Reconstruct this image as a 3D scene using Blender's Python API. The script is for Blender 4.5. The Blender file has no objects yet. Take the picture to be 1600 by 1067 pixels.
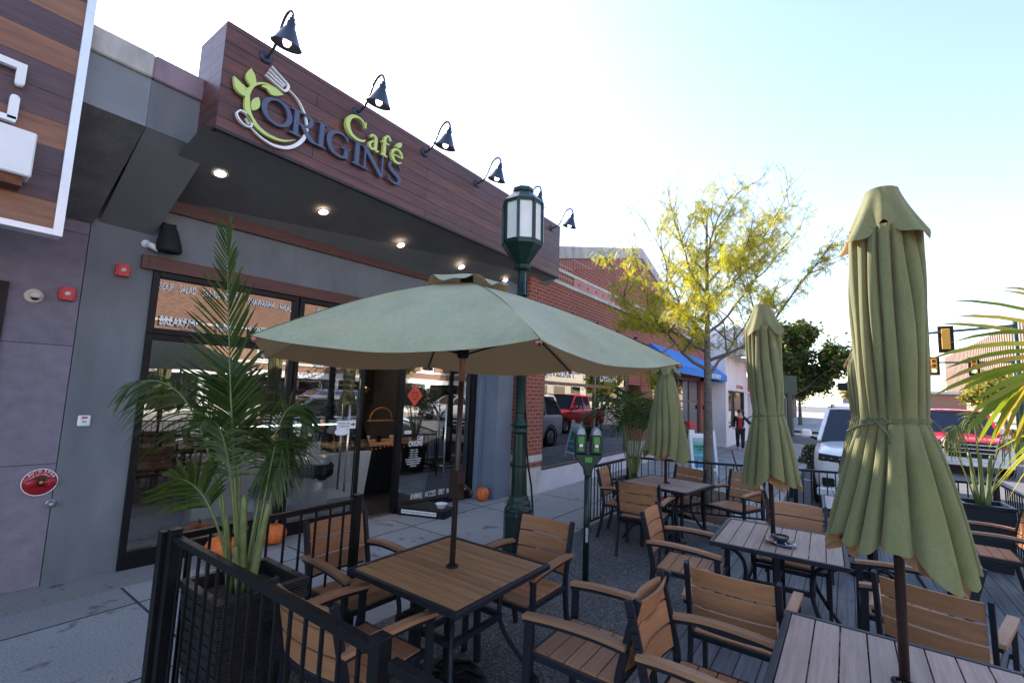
import bpy, bmesh, math, random
from mathutils import Vector, Matrix
R = math.radians
SC = bpy.context.scene
COL = SC.collection
random.seed(7)

# ------------------------------------------------------------------ camera, sky, sun, exposure
YAW, PITCH, ROLL, CZ = R(36.05), R(6.2), R(2.28), 1.88
fw = Vector((math.cos(YAW)*math.cos(PITCH), math.sin(YAW)*math.cos(PITCH), math.sin(PITCH)))
rt = Vector((math.sin(YAW), -math.cos(YAW), 0)); up = rt.cross(fw)
r2 = rt*math.cos(ROLL) + up*math.sin(ROLL); u2 = up*math.cos(ROLL) - rt*math.sin(ROLL)
cd = bpy.data.cameras.new('camera'); cam = bpy.data.objects.new('camera', cd); COL.objects.link(cam)
m = Matrix((( r2.x, u2.x, -fw.x, 0), (r2.y, u2.y, -fw.y, 0), (r2.z, u2.z, -fw.z, CZ), (0, 0, 0, 1)))
cam.matrix_world = m
cd.sensor_width = 36; cd.lens = 721/1600*36; cd.clip_start = .05; cd.clip_end = 1500
SC.camera = cam
SUN_EL, SUN_AZ = R(36), R(70)          # azimuth measured from +X towards +Y
w = bpy.data.worlds.new('World'); SC.world = w; w.use_nodes = True
nt = w.node_tree; bg = nt.nodes['Background']
sky = nt.nodes.new('ShaderNodeTexSky'); sky.sky_type = 'NISHITA'; sky.sun_disc = False
sky.sun_elevation = SUN_EL; sky.sun_rotation = R(90) - SUN_AZ
sky.air_density = 1.0; sky.dust_density = .5; sky.ozone_density = 1.6
nt.links.new(sky.outputs[0], bg.inputs[0]); bg.inputs[1].default_value = .15
sd = bpy.data.lights.new('sun', 'SUN'); sd.energy = 4.2; sd.angle = R(.5); sd.color = (1, .94, .84)
sun = bpy.data.objects.new('sun', sd); COL.objects.link(sun)
sdir = Vector((math.cos(SUN_AZ)*math.cos(SUN_EL), math.sin(SUN_AZ)*math.cos(SUN_EL), math.sin(SUN_EL)))
sun.rotation_euler = sdir.to_track_quat('Z', 'Y').to_euler(); sun.location = (0, 0, 20)
SC.view_settings.view_transform = 'Standard'; SC.view_settings.look = 'None'
SC.view_settings.exposure = 1.72
SC.view_settings.use_white_balance = True; SC.view_settings.white_balance_temperature = 6900; SC.view_settings.white_balance_tint = 16; SC.view_settings.gamma = 1
SC.render.engine = 'CYCLES'
SC.cycles.max_bounces = 6; SC.cycles.transparent_max_bounces = 16
SC.cycles.use_denoising = True

# ------------------------------------------------------------------ materials
MATS = {}
def AL(c): return tuple(min(.85, x*1.28) for x in c)
class NT:
    def __init__(s, name):
        s.m = bpy.data.materials.new(name); s.m.use_nodes = True
        s.t = s.m.node_tree; s.b = s.t.nodes['Principled BSDF']; s.out = s.t.nodes['Material Output']
    def n(s, kind, **kw):
        n = s.t.nodes.new('ShaderNode' + kind)
        for k, v in kw.items(): setattr(n, k, v)
        return n
    def l(s, a, b): s.t.links.new(a, b)
    def val(s, sock, v): sock.default_value = v
def c4(c): return (c[0], c[1], c[2], 1)
def coord(t, mode='Object'):
    return t.n('TexCoord').outputs[mode]
def swz(t, expr):
    """expr: 'xyz' style three letters: which axis feeds u, v, w ; 's' = x+y"""
    sp = t.n('SeparateXYZ'); t.l(coord(t), sp.inputs[0])
    add = t.n('Math', operation='ADD'); t.l(sp.outputs[0], add.inputs[0]); t.l(sp.outputs[1], add.inputs[1])
    cb = t.n('CombineXYZ')
    for i, ch in enumerate(expr):
        if ch == '0': continue
        t.l(add.outputs[0] if ch == 's' else sp.outputs['xyz'.index(ch)], cb.inputs[i])
    return cb.outputs[0]
def noise(t, vec, scale, detail=4, rough=.55, stretch=None):
    if stretch:
        mp = t.n('Mapping'); t.l(vec, mp.inputs[0]); mp.inputs['Scale'].default_value = stretch; vec = mp.outputs[0]
    n = t.n('TexNoise'); t.l(vec, n.inputs['Vector']); n.inputs['Scale'].default_value = scale
    n.inputs['Detail'].default_value = detail; n.inputs['Roughness'].default_value = rough
    return n.outputs[0]
def ramp(t, fac, stops):
    r = t.n('ValToRGB'); t.l(fac, r.inputs[0]); e = r.color_ramp.elements
    e[0].position, e[0].color = stops[0][0], c4(stops[0][1]); e[1].position, e[1].color = stops[-1][0], c4(stops[-1][1])
    for p, c in stops[1:-1]:
        x = e.new(p); x.color = c4(c)
    return r.outputs[0]
def mix(t, fac, a, b, mode='MIX'):
    n = t.n('MixRGB', blend_type=mode)
    for s, v in ((n.inputs[0], fac), (n.inputs[1], a), (n.inputs[2], b)):
        if hasattr(v, 'links') or hasattr(v, 'is_linked'): t.l(v, s)
        elif isinstance(v, (int, float)): s.default_value = v
        else: s.default_value = c4(v)
    return n.outputs[0]
def bump(t, h, strength=.3, dist=.01, normal=None):
    b = t.n('Bump'); t.l(h, b.inputs['Height']); b.inputs['Strength'].default_value = strength
    b.inputs['Distance'].default_value = dist
    if normal is not None: t.l(normal, b.inputs['Normal'])
    return b.outputs[0]
def plain(name, col, rough=.6, metal=0, var=.15, scale=6, bmp=.15, bscale=60, spec=.5, stretch=None, dist=.003):
    """uniform stuff with soft dirt variation and a fine bump"""
    if name in MATS: return MATS[name]
    t = NT(name); v = coord(t); col = AL(col)
    f = noise(t, v, scale, 5, .6, stretch)
    lo = tuple(c*(1-var) for c in col); hi = tuple(min(1, c*(1+var)) for c in col)
    t.l(ramp(t, f, [(.3, lo), (.7, hi)]), t.b.inputs['Base Color'])
    t.b.inputs['Roughness'].default_value = rough; t.b.inputs['Metallic'].default_value = metal
    t.b.inputs['Specular IOR Level'].default_value = spec
    if bmp: t.l(bump(t, noise(t, v, bscale, 3), bmp, dist), t.b.inputs['Normal'])
    MATS[name] = t.m; return t.m
def emis(name, col, s):
    if name in MATS: return MATS[name]
    t = NT(name); t.b.inputs['Base Color'].default_value = c4(col)
    t.b.inputs['Emission Color'].default_value = c4(col); t.b.inputs['Emission Strength'].default_value = s
    MATS[name] = t.m; return t.m
def bricks(name, uv, bw, bh, mortar, c1, c2, cm, offset=.5, bmp=.5, rough=.85, grain=None, gamt=.35, dist=.006, spots=None, metalrough=None):
    if name in MATS: return MATS[name]
    t = NT(name); v = swz(t, uv); c1, c2, cm = AL(c1), AL(c2), AL(cm)
    br = t.n('TexBrick', offset=offset); t.l(v, br.inputs['Vector'])
    br.inputs['Scale'].default_value = 1; br.inputs['Brick Width'].default_value = bw; br.inputs['Row Height'].default_value = bh
    br.inputs['Mortar Size'].default_value = mortar; br.inputs['Mortar Smooth'].default_value = .1
    br.inputs['Color1'].default_value = c4(c1); br.inputs['Color2'].default_value = c4(c2); br.inputs['Mortar'].default_value = c4(cm)
    col = br.outputs[0]
    if grain:
        g = noise(t, v, grain[0], 6, .65, grain[1])
        gc = ramp(t, g, [(.3, (1-gamt,)*3), (.7, (1+gamt*.4,)*3)])
        col = mix(t, 1, col, gc, 'MULTIPLY')
    d = noise(t, coord(t), .9, 5, .6)
    col = mix(t, 1, col, ramp(t, d, [(.3, (.86, .86, .86)), (.7, (1.05, 1.05, 1.05))]), 'MULTIPLY')
    if spots:
        sp = noise(t, coord(t), spots[0], 3, .7)
        col = mix(t, ramp(t, sp, [(spots[1], (0, 0, 0)), (spots[1]+.05, (1, 1, 1))]), col, spots[2])
    t.l(col, t.b.inputs['Base Color']); t.b.inputs['Roughness'].default_value = rough
    inv = t.n('Math', operation='SUBTRACT'); inv.inputs[0].default_value = 1; t.l(br.outputs[1], inv.inputs[1])
    nb = bump(t, inv.outputs[0], bmp, dist)
    if grain: nb = bump(t, g, .25, .002, nb)
    t.l(nb, t.b.inputs['Normal'])
    MATS[name] = t.m; return t.m
def wood(name, col, axis='y', rough=.55, amt=.35, island=True, scale=9):
    """composite board: grain runs along the given local axis, every board a little different"""
    if name in MATS: return MATS[name]
    t = NT(name); v = coord(t); col = AL(col)
    st = {'x': (.06, 1, 1), 'y': (1, .06, 1), 'z': (1, 1, .06)}[axis]
    oi = t.n('ObjectInfo'); gi = t.n('NewGeometry')
    ad = t.n('VectorMath', operation='ADD'); t.l(v, ad.inputs[0])
    sc = t.n('Math', operation='MULTIPLY'); t.l(gi.outputs['Random Per Island'], sc.inputs[0]); sc.inputs[1].default_value = 13
    sc2 = t.n('Math', operation='MULTIPLY_ADD'); t.l(oi.outputs['Random'], sc2.inputs[0]); sc2.inputs[1].default_value = 31
    t.l(sc.outputs[0], sc2.inputs[2]); t.l(sc2.outputs[0], ad.inputs[1])
    g = noise(t, ad.outputs[0], scale*6, 6, .7, st)
    g2 = noise(t, ad.outputs[0], scale, 3, .6, st)
    col1 = ramp(t, g, [(.25, tuple(c*(1-amt) for c in col)), (.75, tuple(min(1, c*(1+amt*.55)) for c in col))])
    col2 = mix(t, 1, col1, ramp(t, g2, [(.3, (.8, .78, .78)), (.7, (1.1, 1.1, 1.1))]), 'MULTIPLY')
    rr = ramp(t, gi.outputs['Random Per Island'], [(0, (.84, .84, .86)), (1, (1.12, 1.09, 1.06))])
    col3 = mix(t, 1, col2, rr, 'MULTIPLY')
    rs = ramp(t, oi.outputs['Random'], [(0, (.88, .9, .93)), (1, (1.06, 1.03, 1.0))])
    t.l(mix(t, 1, col3, rs, 'MULTIPLY'), t.b.inputs['Base Color'])
    t.b.inputs['Roughness'].default_value = rough
    t.l(bump(t, g, .35, .0015), t.b.inputs['Normal'])
    MATS[name] = t.m; return t.m
def leafmat(name, stops, transl=.45, rough=.5):
    if name in MATS: return MATS[name]
    t = NT(name); gi = t.n('NewGeometry')
    c = ramp(t, gi.outputs['Random Per Island'], stops)
    t.l(c, t.b.inputs['Base Color']); t.b.inputs['Roughness'].default_value = rough
    tr = t.n('BsdfTranslucent'); t.l(mix(t, 1, c, (1.3, 1.25, .7), 'MULTIPLY'), tr.inputs[0])
    mx = t.n('MixShader'); mx.inputs[0].default_value = transl
    t.l(t.b.outputs[0], mx.inputs[1]); t.l(tr.outputs[0], mx.inputs[2]); t.l(mx.outputs[0], t.out.inputs[0])
    MATS[name] = t.m; return t.m
def clothmat(name, col, under):
    if name in MATS: return MATS[name]
    t = NT(name); v = coord(t); col = AL(col); under = AL(under)
    w1 = noise(t, v, 320, 2, .5, (1, 1, .35)); w2 = noise(t, v, 4, 4, .6); w3 = noise(t, v, 45, 3, .6, (1, 1, .4))
    top = ramp(t, w1, [(.3, tuple(c*.80 for c in col)), (.7, tuple(c*1.16 for c in col))])
    top = mix(t, 1, top, ramp(t, w3, [(.35, (.92, .93, .92)), (.65, (1.05, 1.05, 1.03))]), 'MULTIPLY')
    top = mix(t, ramp(t, w2, [(.48, (0, 0, 0)), (.75, (.38, .38, .38))]), top, tuple((col[0]*1.15, col[1]*.95, col[2]*.6)))
    gi = t.n('NewGeometry')
    st = noise(t, v, 2.2, 5, .7, (1, 1, .5)); top = mix(t, 1, top, ramp(t, st, [(.35, (.80, .80, .80)), (.62, (1.05, 1.05, 1.05))]), 'MULTIPLY')
    top = mix(t, gi.outputs['Backfacing'], under, top)
    t.l(top, t.b.inputs['Base Color']); t.b.inputs['Roughness'].default_value = .9
    t.b.inputs['Sheen Weight'].default_value = .2
    gi = t.n('NewGeometry')
    tr = t.n('BsdfTranslucent'); tr.inputs[0].default_value = c4(under)
    mx = t.n('MixShader'); mx.inputs[0].default_value = .26
    t.l(bump(t, w1, .35, .001), t.b.inputs['Normal'])
    t.l(t.b.outputs[0], mx.inputs[1]); t.l(tr.outputs[0], mx.inputs[2]); t.l(mx.outputs[0], t.out.inputs[0])
    MATS[name] = t.m; return t.m
def glass(name, tint=(.8, .85, .85), f0=.10, dark=None, gain=1.0):
    if name in MATS: return MATS[name]
    t = NT(name)
    tr = t.n('BsdfTransparent'); tr.inputs[0].default_value = c4(tint)
    base = tr.outputs[0]
    gl = t.n('BsdfGlossy'); gl.inputs['Roughness'].default_value = .004; gl.inputs[0].default_value = (1, 1, 1, 1)
    v = coord(t); wv = noise(t, v, 1.3, 2, .5)
    t.l(bump(t, wv, .035, .02), gl.inputs['Normal'])
    fr = t.n('Fresnel'); fr.inputs[0].default_value = 1.5
    ma = t.n('Math', operation='MULTIPLY_ADD', use_clamp=True); t.l(fr.outputs[0], ma.inputs[0]); ma.inputs[1].default_value = gain; ma.inputs[2].default_value = f0
    mx = t.n('MixShader'); t.l(ma.outputs[0], mx.inputs[0])
    if dark is not None:
        df = t.n('BsdfDiffuse'); df.inputs[0].default_value = c4(dark); base = df.outputs[0]
    t.l(base, mx.inputs[1]); t.l(gl.outputs[0], mx.inputs[2]); t.l(mx.outputs[0], t.out.inputs[0])
    MATS[name] = t.m; return t.m

M_frame = plain('charcoal_metal', (.012, .013, .019), .45, 0, .2, 8, .2, 300, spec=.3)
M_board = wood('composite_board', (.36, .17, .08), 'y', amt=.28)
M_arm = wood('composite_armrest', (.33, .17, .09), 'x')
M_tabl = wood('composite_tabletop', (.31, .205, .15), 'x')
M_tabw = wood('composite_tabletop_warm', (.33, .17, .075), 'y')
M_black = plain('black_paint', (.006, .006, .007), .42, 0, .3, 10, .25, 180, spec=.22)
M_blackm = plain('matt_black', (.010, .010, .011), .7, 0, .2, 10, .1, spec=.3)
M_green = plain('dark_green_paint', (.006, .026, .022), .32, .2, .3, 5, .25, 90)
M_white = plain('white_paint', (.72, .72, .72), .5, 0, .05, 3, .1)
M_dgrey = plain('soffit_paint', (.095, .10, .105), .85, 0, .12, 2.2, .12, 140)
M_dgrey2 = plain('dark_render_rough', (.075, .073, .08), .7, 0, .3, 5, .9, 60, dist=.01)
M_grey = plain('grey_wall_paint', (.115, .122, .132), .75, 0, .24, 2.2, .25, 90, stretch=(1, 1, .35), dist=.004)
M_greyl = plain('light_grey_wall_paint', (.17, .185, .20), .75, 0, .14, 1.2, .25, 90)
M_purple = plain('mauve_wall_paint', (.16, .138, .165), .8, 0, .16, 1.6, .6, 55, dist=.006)
M_blue = plain('blue_grey_column_paint', (.12, .15, .19), .55, 0, .12, 2, .1)
M_steel = plain('brushed_steel', (.50, .50, .52), .24, .9, .1, 30, .1, 90, stretch=(1, 1, .03))
M_conc = plain('stone_trim', (.45, .43, .38), .9, 0, .2, 3, .5, 70)
M_coping = plain('weathered_coping', (.36, .34, .32), .9, 0, .35, 3.5, .5, 60, stretch=(1, 1, .4))
M_coping2 = plain('mauve_coping', (.20, .145, .17), .85, 0, .3, 3.5, .5, 60, stretch=(1, 1, .4))
M_red = plain('red_enamel', (.42, .012, .02), .35, 0, .1, 8, .05)
M_orange = plain('pumpkin_skin', (.62, .13, .02), .5, 0, .25, 9, .3, 40)
M_pole = plain('bronze_pole', (.035, .02, .018), .35, .4, .2, 6, .1)
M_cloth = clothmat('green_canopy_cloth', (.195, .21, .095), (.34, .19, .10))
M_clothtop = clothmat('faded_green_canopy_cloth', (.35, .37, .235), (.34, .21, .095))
M_brick = bricks('red_brick', 'sz0', .21, .072, .007, (.31, .066, .038), (.22, .045, .028), (.34, .23, .19), grain=(40, (1, 1, 1)), gamt=.25)
M_soldier = bricks('red_soldier_brick', 'zs0', .24, .075, .007, (.30, .062, .04), (.22, .045, .032), (.40, .33, .30), offset=0)
M_brickb = bricks('tan_brick', 'sz0', .21, .075, .007, (.36, .185, .11), (.24, .115, .07), (.34, .29, .24), grain=(40, (1, 1, 1)), gamt=.25)
M_sid = bricks('dark_wood_siding', 'xz0', 2.6, .1475, .005, (.135, .044, .034), (.085, .028, .024), (.003, .002, .002), offset=.37, rough=.42, grain=(26, (.08, 1, 1)), gamt=.55, dist=.006)
M_sids = bricks('dark_wood_siding_return', 'yz0', 2.6, .1475, .005, (.135, .044, .034), (.085, .028, .024), (.003, .002, .002), offset=.37, rough=.42, grain=(26, (.08, 1, 1)), gamt=.55, dist=.006)
M_trim = bricks('red_brown_trim', 'xz0', 3.1, 5, .003, (.085, .022, .013), (.055, .016, .011), (.006, .004, .004), rough=.5, grain=(26, (.08, 1, 1)), gamt=.5)
M_glass = glass('storefront_glass', (.86, .89, .88), .11, gain=1.7)
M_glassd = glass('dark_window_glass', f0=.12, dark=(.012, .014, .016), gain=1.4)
M_autog = glass('car_glass', f0=.0, dark=(.01, .016, .03), gain=1.0)
M_letterw = plain('white_lettering', (.88, .88, .88), .6, 0, .02, 5, 0)

# ------------------------------------------------------------------ mesh helpers
INV = {}
def inv_of(p):
    while p.name not in INV: p = p.parent
    return INV[p.name]
class MB:
    def __init__(s): s.v = []; s.f = []; s.mi = []; s.sm = []
    def add(s, vs, fs, mi=0, sm=False):
        b = len(s.v); s.v += [tuple(v) for v in vs]; s.f += [tuple(i+b for i in f) for f in fs]
        s.mi += [mi]*len(fs); s.sm += [sm]*len(fs); return s
    def box(s, a, b, mi=0, rot=None, piv=None):
        (x0, y0, z0), (x1, y1, z1) = a, b
        vs = [Vector((x, y, z)) for z in (z0, z1) for y in (y0, y1) for x in (x0, x1)]
        if rot is not None:
            p = Vector(piv) if piv is not None else Vector(((x0+x1)/2, (y0+y1)/2, (z0+z1)/2)); vs = [rot @ (v-p) + p for v in vs]
        return s.add(vs, [(0, 2, 3, 1), (4, 5, 7, 6), (0, 1, 5, 4), (2, 6, 7, 3), (0, 4, 6, 2), (1, 3, 7, 5)], mi)
    def poly_prism(s, pts, d, mi=0):
        """pts: list of 3D points of a planar polygon, d: offset vector"""
        n = len(pts); d = Vector(d); P = [Vector(p) for p in pts]
        vs = P + [p+d for p in P]
        fs = [tuple(range(n))[::-1], tuple(range(n, 2*n))] + [(i, (i+1) % n, n+(i+1) % n, n+i) for i in range(n)]
        return s.add(vs, fs, mi)
    def tube(s, pts, r, n=8, mi=0, caps=True, sm=True, square=False):
        P = [Vector(p) for p in pts]; k = len(P); rr = r if isinstance(r, (list, tuple)) else [r]*k
        t0 = (P[1]-P[0]).normalized(); a = Vector((0, 0, 1)) if abs(t0.z) < .9 else Vector((1, 0, 0))
        nx = t0.cross(a).normalized(); b = len(s.v); vs = []
        for i in range(k):
            t = (P[min(i+1, k-1)]-P[max(i-1, 0)]).normalized()
            nx = (nx - t*nx.dot(t)).normalized(); ny = t.cross(nx)
            for j in range(n):
                an = 2*math.pi*(j+(.5 if square else 0))/n; q = rr[i]*(1.414 if square else 1)
                vs.append(P[i] + nx*math.cos(an)*q + ny*math.sin(an)*q)
        fs = [(i*n+j, i*n+(j+1) % n, (i+1)*n+(j+1) % n, (i+1)*n+j) for i in range(k-1) for j in range(n)]
        if caps: fs += [tuple(range(n))[::-1], tuple(range((k-1)*n, k*n))]
        return s.add(vs, fs, mi, sm and not square)
    def bar(s, p, q, w, h=None, mi=0, upv=(0, 0, 1)):
        """rectangular bar from p to q, w wide sideways, h high"""
        p, q = Vector(p), Vector(q); h = h or w; t = (q-p).normalized(); u = Vector(upv)
        if abs(t.dot(u)) > .95: u = Vector((1, 0, 0))
        sx = t.cross(u).normalized(); sz = sx.cross(t)
        vs = [b + sx*a*w/2 + sz*c*h/2 for b in (p, q) for a, c in ((-1, -1), (1, -1), (1, 1), (-1, 1))]
        return s.add(vs, [(3, 2, 1, 0), (4, 5, 6, 7), (0, 1, 5, 4), (1, 2, 6, 5), (2, 3, 7, 6), (3, 0, 4, 7)], mi)
    def lathe(s, prof, c=(0, 0, 0), n=24, mi=0, sm=True, ph=0, mtx=None, caps=False):
        vs = []; k = len(prof)
        for r, z in prof:
            for j in range(n):
                a = 2*math.pi*j/n + ph; v = Vector((r*math.cos(a), r*math.sin(a), z))
                vs.append((mtx @ v if mtx is not None else v) + Vector(c))
        fs = [(i*n+j, i*n+(j+1) % n, (i+1)*n+(j+1) % n, (i+1)*n+j) for i in range(k-1) for j in range(n)]
        if caps: fs += [tuple(range(n))[::-1], tuple(range((k-1)*n, k*n))]
        return s.add(vs, fs, mi, sm)
    def grid(s, fn, nu, nv, mi=0, sm=True, closeu=False):
        vs = [fn(i/nu, j/nv) for j in range(nv+1) for i in range(nu if closeu else nu+1)]
        w = nu if closeu else nu+1
        fs = [(j*w+i, j*w+(i+1) % w, (j+1)*w+(i+1) % w, (j+1)*w+i) for j in range(nv) for i in range(nu)]
        return s.add(vs, fs, mi, sm)
    def build(s, name, mats, parent=None, world=False, bevel=0, label=None, subsurf=0, solid=0):
        me = bpy.data.meshes.new(name); vs = s.v
        if world and parent is not None:
            iv = inv_of(parent); vs = [tuple(iv @ Vector(v)) for v in vs]
        me.from_pydata([tuple(v) for v in vs], [], s.f)
        me.polygons.foreach_set('material_index', s.mi); me.polygons.foreach_set('use_smooth', s.sm)
        for m_ in (mats if isinstance(mats, (list, tuple)) else [mats]): me.materials.append(m_)
        me.update()
        if bevel:
            bm = bmesh.new(); bm.from_mesh(me)
            es = [e for e in bm.edges if len(e.link_faces) == 2 and e.calc_face_angle(0) > .6]
            bmesh.ops.bevel(bm, geom=es, offset=bevel, segments=1, affect='EDGES', clamp_overlap=True)
            bm.to_mesh(me); bm.free()
        o = bpy.data.objects.new(name, me); COL.objects.link(o)
        if parent is not None: o.parent = parent
        if label: o['label'] = label
        if solid:
            md = o.modifiers.new('thick', 'SOLIDIFY'); md.thickness = solid; md.offset = 0
        if subsurf:
            md = o.modifiers.new('smooth', 'SUBSURF'); md.levels = md.render_levels = subsurf
        return o
def thing(name, label, cat, loc=(0, 0, 0), rz=0, group=None):
    o = bpy.data.objects.new(name, None); COL.objects.link(o); o.empty_display_size = .1
    o.location = loc; o.rotation_euler = (0, 0, rz); o['label'] = label; o['category'] = cat
    if group: o['group'] = group
    INV[o.name] = (Matrix.Translation(loc) @ Matrix.Rotation(rz, 4, 'Z')).inverted()
    return o
def tag(o, label=None, cat=None, group=None, kind=None):
    for k, v in (('label', label), ('category', cat), ('group', group), ('kind', kind)):
        if v: o[k] = v
    return o
def copy_thing(src, loc, rz=0, label=None, group=None):
    r = src.copy(); COL.objects.link(r); r.location = loc; r.rotation_euler = (0, 0, rz)
    if label: r['label'] = label
    if group: r['group'] = group
    INV[r.name] = (Matrix.Translation(loc) @ Matrix.Rotation(rz, 4, 'Z')).inverted()
    for ch in list(src.children):
        c = ch.copy(); COL.objects.link(c); c.parent = r
        for g in ch.children:
            d = g.copy(); COL.objects.link(d); d.parent = c
    return r
def text(name, body, parent, origin, ex, ez, width=None, height=.1, depth=.004, mat=None, bold=0, align='LEFT', world=True, hscale=None):
    """flat lettering standing on the plane spanned by ex (reading direction) and ez (up); width = final width"""
    cu = bpy.data.curves.new(name, 'FONT'); cu.body = body; cu.size = 1; cu.extrude = 0; cu.offset = bold
    cu.resolution_u = 3; cu.align_x = 'LEFT'
    tmp = bpy.data.objects.new('tmp', cu); COL.objects.link(tmp)
    bpy.context.view_layer.update()
    me = bpy.data.meshes.new_from_object(tmp.evaluated_get(bpy.context.evaluated_depsgraph_get()))
    bpy.data.objects.remove(tmp); bpy.data.curves.remove(cu)
    xs = [v.co.x for v in me.vertices]; ys = [v.co.y for v in me.vertices]
    x0, x1, y0, y1 = min(xs), max(xs), min(ys), max(ys)
    sy = height/(y1-y0); sx = (width/(x1-x0)) if width else sy*(hscale or 1)
    ex, ez, o = Vector(ex).normalized(), Vector(ez).normalized(), Vector(origin); nn = ex.cross(ez)
    W = (x1-x0)*sx; sh = {'LEFT': 0, 'CENTER': -W/2, 'RIGHT': -W}[align]
    iv = inv_of(parent) if (world and parent is not None) else Matrix()
    for v in me.vertices:
        v.co = iv @ (o + ex*((v.co.x-x0)*sx+sh) + ez*((v.co.y-y0)*sy))
    bm = bmesh.new(); bm.from_mesh(me)
    r = bmesh.ops.extrude_face_region(bm, geom=bm.faces[:])
    dv = (iv.to_3x3() @ nn)*depth
    for g in r['geom']:
        if isinstance(g, bmesh.types.BMVert): g.co += dv
    bmesh.ops.recalc_face_normals(bm, faces=bm.faces[:]); bm.to_mesh(me); bm.free()
    me.materials.clear(); me.materials.append(mat or M_letterw)
    ob = bpy.data.objects.new(name, me); COL.objects.link(ob)
    if parent is not None: ob.parent = parent
    return ob
def V(*a): return Vector(a)
def bez(P, n):
    out = []
    for i in range(n+1):
        t = i/n; Q = [Vector(p) for p in P]
        while len(Q) > 1: Q = [Q[j].lerp(Q[j+1], t) for j in range(len(Q)-1)]
        out.append(Q[0])
    return out
def catmull(P, n):
    P = [Vector(p) for p in P]; Q = [P[0]*2-P[1]] + P + [P[-1]*2-P[-2]]; out = []
    for i in range(1, len(Q)-2):
        for k in range(n):
            t = k/n; a, b, c, d = Q[i-1:i+3]
            out.append(.5*((2*b) + (c-a)*t + (2*a-5*b+4*c-d)*t*t + (3*b-a-3*c+d)*t**3))
    out.append(P[-1]); return out


def lean(o, eps, dx=-.59, dy=.81):
    """a post that is a little out of plumb"""
    rz = o.rotation_euler.z; lx = dx*math.cos(rz)+dy*math.sin(rz); ly = -dx*math.sin(rz)+dy*math.cos(rz)
    o.rotation_euler = (-eps*ly, eps*lx, rz)
# ------------------------------------------------------------------ ground
M_asph = plain('asphalt', (.085, .085, .09), .9, 0, .18, 3, .6, 220)
M_side = bricks('sidewalk_concrete', 'xy0', 1.52, 1.22, .011, (.33, .32, .305), (.265, .26, .25), (.04, .04, .04), offset=0, bmp=.8, rough=.9, grain=(70, (1, 1, 1)), gamt=.45, spots=(2.6, .60, (.17, .165, .155)))
M_sideb = bricks('old_sidewalk_band', 'xy0', 1.9, 5, .008, (.25, .235, .215), (.20, .19, .175), (.05, .05, .05), offset=0, bmp=.6, rough=.9, grain=(60, (1, 1, 1)), gamt=.4, spots=(3, .6, (.12, .115, .11)))
t = NT('exposed_aggregate'); v = coord(t)
vo = t.n('TexVoronoi'); t.l(v, vo.inputs['Vector']); vo.inputs['Scale'].default_value = 95
c1 = ramp(t, vo.outputs['Color'], [(.2, (.05, .052, .055)), (.55, (.10, .10, .10)), (.9, (.26, .25, .24))])
c1 = mix(t, 1, c1, ramp(t, noise(t, v, 1.5, 5, .65), [(.3, (.7, .7, .7)), (.7, (1.1, 1.1, 1.1))]), 'MULTIPLY')
t.l(c1, t.b.inputs['Base Color']); t.b.inputs['Roughness'].default_value = .8
t.l(bump(t, vo.outputs['Distance'], .6, .004), t.b.inputs['Normal']); M_agg = t.m
M_deck = bricks('grey_deck_boards', 'xy0', 3.6, .14, .004, (.165, .17, .18), (.125, .13, .14), (.01, .01, .012), offset=.4, bmp=.8, rough=.7, grain=(40, (.05, 1, 1)), gamt=.45)
M_kerb = plain('kerb_concrete', (.30, .29, .28), .9, 0, .2, 3, .5, 80)
M_mulch = plain('mulch', (.10, .055, .03), .95, 0, .5, 40, .9, 60, dist=.02)

g = MB(); g.add([(-300, -300, -.135), (400, -300, -.135), (400, 300, -.135), (-300, 300, -.135)], [(0, 1, 2, 3)])
tag(g.build('road', M_asph), kind='structure')
g = MB(); g.box((-12, 1.25, -.13), (25.5, 5.32, 0)); tag(g.build('sidewalk', M_side), kind='structure')
g = MB(); g.box((-12, 5.323, -.13), (7.1, 6.3, .001)); g.box((7.1, 5.323, -.13), (25.5, 6.0, -.002))
tag(g.build('sidewalk_band', M_sideb), kind='structure')
g = MB(); g.add([(.9, 1.15, .004), (7.62, 1.15, .004), (7.62, 3.06, .004), (.9, 3.12, .004)], [(0, 1, 2, 3)])
tag(g.build('aggregate_paving', M_agg), kind='structure')
g = MB(); g.box((.2, -1.85, -.12), (7.7, 1.2, .012)); g.add([(7.7, -1.85, .012), (9.6, -1.85, .012), (8.3, 1.2, .012), (7.7, 1.2, .012)], [(0, 1, 2, 3)])
g.box((9.45, -1.9, -.13), (9.6, -1.85, .012))
tag(g.build('deck', M_deck), kind='structure')
g = MB()
for x0 in [8.4+i*2.4 for i in range(7)]: g.box((x0, 1.08, -.13), (x0+2.394, 1.247, .004))
tag(g.build('kerb', M_kerb, bevel=.012), kind='structure')
g = MB(); g.box((7.75, 1.45, -.1), (10.4, 1.57, .05)); g.box((7.75, 2.75, -.1), (10.4, 2.87, .05)); g.box((10.28, 1.573, -.1), (10.4, 2.747, .05))
tag(g.build('planting_bed_edge', M_kerb, bevel=.01), kind='structure')
def bedf(u, v_):
    x, y = 7.75+u*2.52, 1.58+v_*1.16
    return (x, y, .02+.035*math.sin(x*5.1)*math.sin(y*6.3)+random.uniform(0, .02))
g = MB().grid(bedf, 60, 30); tag(g.build('mulch_bed', M_mulch), label='brown bark mulch around the street tree', cat='mulch', kind='stuff')
g = MB(); g.box((38, .9, -.13), (120, 12, 0)); g.box((27.5, 4.2, -.13), (28, 12, 0)); tag(g.build('far_sidewalk', M_side), kind='structure')
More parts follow.
